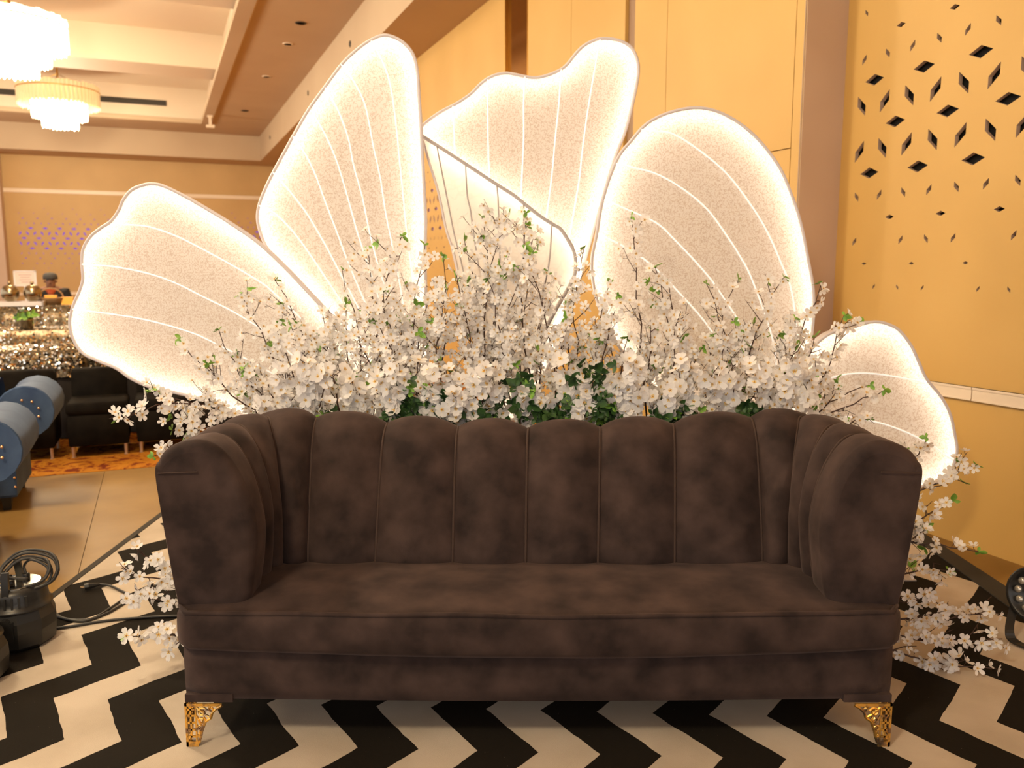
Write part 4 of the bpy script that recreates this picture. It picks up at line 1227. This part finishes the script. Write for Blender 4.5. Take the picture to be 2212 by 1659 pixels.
# seated person behind the far table
per = rthing('person', 'person in a black jacket and grey cap sitting behind the far table', 'person', -1.52, 14.6, 0)
def skinned(name, joints, edges, m, parent, sub=2):
    me = bpy.data.meshes.new(name)
    me.from_pydata([j[0] for j in joints], edges, [])
    o = bpy.data.objects.new(name, me); COL.objects.link(o); o.parent = parent
    sk = o.modifiers.new('skin', 'SKIN'); sk.use_smooth_shade = True
    for i, j in enumerate(joints):
        v = me.skin_vertices[0].data[i]; v.radius = j[1] if isinstance(j[1], tuple) else (j[1], j[1]); v.use_root = (i == 0)
    s = o.modifiers.new('sub', 'SUBSURF'); s.levels = sub; s.render_levels = sub
    me.materials.append(m)
    return o
J = [((0, .1, .52), (.15, .12)), ((0, .1, .72), (.13, .10)), ((0, .09, 1.0), (.15, .10)), ((0, .08, 1.14), (.10, .08)), ((0, .06, 1.18), .048), ((0, .04, 1.20), .07), ((0, .03, 1.29), (.075, .09)), ((0, .035, 1.36), .05),
     ((.17, .08, 1.12), .055), ((.24, .02, .83), .045), ((.20, -.16, .76), .036), ((.12, -.22, .78), .032),
     ((-.17, .08, 1.12), .055), ((-.24, .02, .83), .045), ((-.20, -.16, .76), .036), ((-.12, -.22, .78), .032),
     ((.10, -.02, .50), .085), ((.11, -.34, .50), .065), ((.11, -.36, .28), .05), ((.11, -.34, .07), .04), ((.11, -.46, .045), .035),
     ((-.10, -.02, .50), .085), ((-.11, -.34, .50), .065), ((-.11, -.36, .28), .05), ((-.11, -.34, .07), .04), ((-.11, -.46, .045), .035)]
E_ = [(0, 1), (1, 2), (2, 3), (3, 4), (4, 5), (5, 6), (6, 7), (3, 8), (8, 9), (9, 10), (10, 11), (3, 12), (12, 13), (13, 14), (14, 15), (0, 16), (16, 17), (17, 18), (18, 19), (19, 20), (0, 21), (21, 22), (22, 23), (23, 24), (24, 25)]
skinned('body', J, E_, M['skin'], per)
JJ = [((0, .1, .50), (.18, .15)), ((0, .1, .72), (.165, .135)), ((0, .09, 1.0), (.19, .135)), ((0, .08, 1.12), (.13, .105)), ((.19, .08, 1.11), .085), ((.255, .02, .83), .066), ((.21, -.13, .765), .052), ((-.19, .08, 1.11), .085), ((-.255, .02, .83), .066), ((-.21, -.13, .765), .052)]
skinned('jacket', JJ, [(0, 1), (1, 2), (2, 3), (3, 4), (4, 5), (5, 6), (3, 7), (7, 8), (8, 9)], M['jacket'], per)
skinned('trousers', [((0, .1, .50), (.165, .14)), ((.10, -.02, .50), .10), ((.11, -.34, .50), .08), ((.11, -.36, .28), .065), ((.11, -.34, .10), .058), ((-.10, -.02, .50), .10), ((-.11, -.34, .50), .08), ((-.11, -.36, .28), .065), ((-.11, -.34, .10), .058)], [(0, 1), (1, 2), (2, 3), (3, 4), (0, 5), (5, 6), (6, 7), (7, 8)], M['jacket'], per)
mb = MB(); mb.lathe([(.098, 1.30), (.104, 1.33), (.095, 1.375), (.06, 1.40), (.001, 1.408)], 18, 0, Matrix.Translation((0, .03, 0))); mb.build('cap', M['cap'], per, True)
mb = MB(); mb.lathe([(.075, 1.09), (.088, 1.115), (.082, 1.15), (.06, 1.165)], 16, 0, Matrix.Translation((0, .05, 0))); mb.ball((0, -.03, 1.09), .05, 10, 6, 0, .8); mb.build('scarf', M['scarf'], per, True)
mb = MB(); mb.ball((.032, -.058, 1.29), .010, 8, 6); mb.ball((-.032, -.058, 1.29), .010, 8, 6); mb.build('eyes', M['black'], per, True)
mb = MB(); mb.tube([(0, -.060, 1.285), (0, -.085, 1.25), (0, -.066, 1.24)], [.008, .014, .010], 6); mb.ball((.078, .03, 1.27), .018, 8, 6); mb.ball((-.078, .03, 1.27), .018, 8, 6); mb.build('nose_and_ears', M['skin'], per, True)
ch = rthing('stool', 'dark stool under the seated person, hidden by the far table', 'stool', -1.52, 14.7, 0)
mb = MB(); mb.lathe([(.16, .31), (.17, .32), (.17, .335), (.001, .34)], 18); mb.build('seat', M['black'], ch)
for k in range(4):
    an = math.pi / 4 + k * math.pi / 2
    mb = MB(); mb.tube([(.12 * math.cos(an), .12 * math.sin(an), .32), (.16 * math.cos(an), .16 * math.sin(an), 0.003)], .012, 8); mb.build('leg', M['black'], ch)

# ------------------------------------------------------------------ stage lights and cables
def floor_par(loc, rz, label, coil=True, seed=3):
    t = thing('stage_light', label, 'stage light', loc, rz, 'black stage lights on the rug')
    mb = MB(); mb.lathe([(.001, .004), (.118, .004), (.132, .018), (.138, .075), (.136, .115), (.122, .150)], 10); mb.build('head_rim', M['black'], t)
    mb = MB(); mb.lathe([(.122, .150), (.126, .153), (.126, .160), (.116, .164), (.112, .19), (.108, .215), (.098, .236), (.001, .236)], 24); mb.build('housing', M['black'], t, True)
    mb = MB()
    for k in range(14):
        an = math.radians(150 + k * 12)
        for r_ in (.112,):
            M4 = Matrix.Rotation(an, 4, 'Z')
            mb.box(r_ - .006, r_ + .004, -.004, .004, .172, .214, 0, M4)
    mb.build('cooling_fins', M['rubber'], t)
    mb = MB(); mb.lathe([(.088, .236), (.088, .242), (.001, .242)], 24); mb.build('back_plate', M['chrome'], t)
    mb = MB()
    for x, y in ((.03, .03), (-.03, .02), (.0, -.04)): mb.lathe([(.014, .242), (.014, .262), (.009, .265), (.001, .265)], 10, 0, Matrix.Translation((x, y, 0)))
    mb.build('connectors', M['black'], t, True)
    mb = MB()
    mb.box(-.012, .012, -.126, -.110, .10, .30, 0, Matrix.Rotation(-.1, 4, 'X'))
    mb.build('yoke_arm', M['black'], t)
    mb = MB(); mb.box(-.012, .012, .105, .120, .10, .30, 0, Matrix.Rotation(.25, 4, 'X')); mb.build('yoke_arm', M['black'], t)
    mb = MB()
    mb.lathe([(.022, 0), (.022, .02), (.001, .022)], 10, 0, Matrix.Translation((0, -.12, .12)) @ Matrix.Rotation(math.pi / 2, 4, 'X'))
    mb.build('yoke_knob', M['black'], t)
    mb = MB(); mb.box(-.07, .03, -.139, -.128, .05, .13); mb.build('side_cover', M['black'], t)
    if coil:
        r = random.Random(seed); c = MB()
        for k in range(5):
            R0 = .070 + .007 * k * r.uniform(.6, 1); tilt = Matrix.Translation((.052 + r.uniform(-.008, .008), -.01 + .006 * k, .272 + r.uniform(-.006, .010))) @ Matrix.Rotation(math.radians(48 + r.uniform(-14, 14)), 4, 'X') @ Matrix.Rotation(r.uniform(-.25, .25), 4, 'Y')
            c.tube([tilt @ Vector((R0 * 1.18 * math.cos(2 * math.pi * j / 26), R0 * .92 * math.sin(2 * math.pi * j / 26), .006 * math.sin(j))) for j in range(26)], .0052, 7, closed=True)
        c.tube(smooth_curve([Vector(p) for p in ((.03, .03, .262), (.02, .05, .29), (.06, .02, .32), (.12, .0, .29), (.11, -.02, .25))], 6), .0052, 7)
        c.tube(smooth_curve([Vector(p) for p in ((-.03, .02, .262), (-.09, .0, .29), (-.02, -.05, .28), (.06, -.04, .265))], 6), .0060, 7)
        c.build('coiled_cable', M['rubber'], t, True)
    return t
pl = on_floor(60, 1398, .006)
floor_par((pl.x - .062, pl.y + .055, .006), .2, 'black stage light with a cable coiled on top, left of the sofa')
pl2 = on_floor(18, 1470, .006)
floor_par((pl2.x - .150, pl2.y, .006), 1.1, 'second black stage light, only its edge showing at the left picture border', False)
def cable(name, pts, r_, label, group=None):
    mb = MB(); mb.tube(smooth_curve(pts, 8), r_, 7)
    return tag(mb.build(name, M['rubber'], None, True), label, 'cable', group)
fz = lambda x, y, z=.0125: on_floor(x, y, z)
cable('power_cable', [fz(112, 1325), fz(135, 1335), fz(180, 1342), fz(230, 1325), fz(270, 1302), fz(300, 1285), fz(345, 1262), fz(400, 1240)], .0058, 'black cable curving from the stage light to under the sofa', 'black cables on the rug')
cable('power_cable', [fz(112, 1318), fz(140, 1336), fz(195, 1337), fz(240, 1312), fz(280, 1285), fz(330, 1262)], .0050, 'thinner black cable running beside the curving one', 'black cables on the rug')
cable('power_cable', [fz(115, 1358), fz(160, 1352), fz(220, 1342), fz(280, 1336), fz(340, 1332), fz(400, 1330)], .0058, 'straight black cable lowest on the rug, left of the sofa', 'black cables on the rug')
pc = thing('plug_lead', 'black plug on a short lead lying on the rug left of the sofa', 'plug', fz(205, 1265, .007))
mb = MB(); c0 = pc.location
mb.tube([p - c0 for p in smooth_curve([fz(215, 1262, .022), fz(240, 1266, .016), fz(275, 1282), fz(320, 1292), fz(370, 1300)], 8)], .0055, 7); mb.build('lead', M['rubber'], pc, True)
mb = MB(); d = (fz(180, 1268, .02) - fz(215, 1262, .02)); d.normalize()
s0 = fz(215, 1262, .024) - c0
mb.tube([s0, s0 + d * .03, s0 + d * .045, s0 + d * .062], [.007, .013, .016, .014], 8); mb.build('body', M['black'], pc)
mb = MB(); perp = Vector((-d.y, d.x, 0))
for k in (-.007, .007): mb.tube([s0 + d * .06 + perp * k, s0 + d * .078 + perp * k], .0025, 6)
mb.build('pins', M['chrome'], pc)

# par can on a bent stand at the right edge
pr = thing('par_can', 'round black par light with clear lenses at the right picture edge', 'stage light', on_floor(2228, 1398, .006))
ax = Vector((-.80, -.55, .10)).normalized()
M4 = Matrix.Translation(Vector((.095, .085, .185))) @ ax.to_track_quat('Z', 'Y').to_matrix().to_4x4()
mb = MB(); mb.lathe([(.001, -.16), (.07, -.155), (.095, -.10), (.105, 0), (.105, .07), (.112, .072), (.112, .085), (.098, .085), (.098, .065), (.001, .062)], 28, 0, M4); mb.build('housing', M['black'], pr, True)
mb = MB()
for k in range(19):
    if k == 0: x = y = 0
    elif k < 7: x, y = .037 * math.cos(k * math.pi / 3), .037 * math.sin(k * math.pi / 3)
    else: x, y = .074 * math.cos(k * math.pi / 6), .074 * math.sin(k * math.pi / 6)
    mb.ball((x, y, .066), .0155, 10, 6, 0, .7, M4)
mb.build('lens_array', M['lens'], pr, True)
mb = MB()
up_ = [Vector((.06, .18, .20)), Vector((-.02, .10, .10)), Vector((-.062, .045, .045)), Vector((-.055, .02, .012)), Vector((-.01, -.05, .008)), Vector((.06, -.12, .008)), Vector((.12, -.10, .03)), Vector((.17, -.02, .12))]
cv = smooth_curve(up_, 4)
wdt = Vector((.35, -.3, .25)).normalized()
rows = []
for p in cv:
    rows.append([p - Vector((.018, 0, 0)) , p + Vector((.018, 0, 0)), p + Vector((.018, 0, .006)), p + Vector((-.018, 0, .006))])
ids = mb.grid(rows, 0, close_v=True); mb.face(ids[0]); mb.face(ids[-1])
mb.build('stand', M['black'], pr)
print('blossoms', COUNT, 'objects', len(bpy.data.objects))
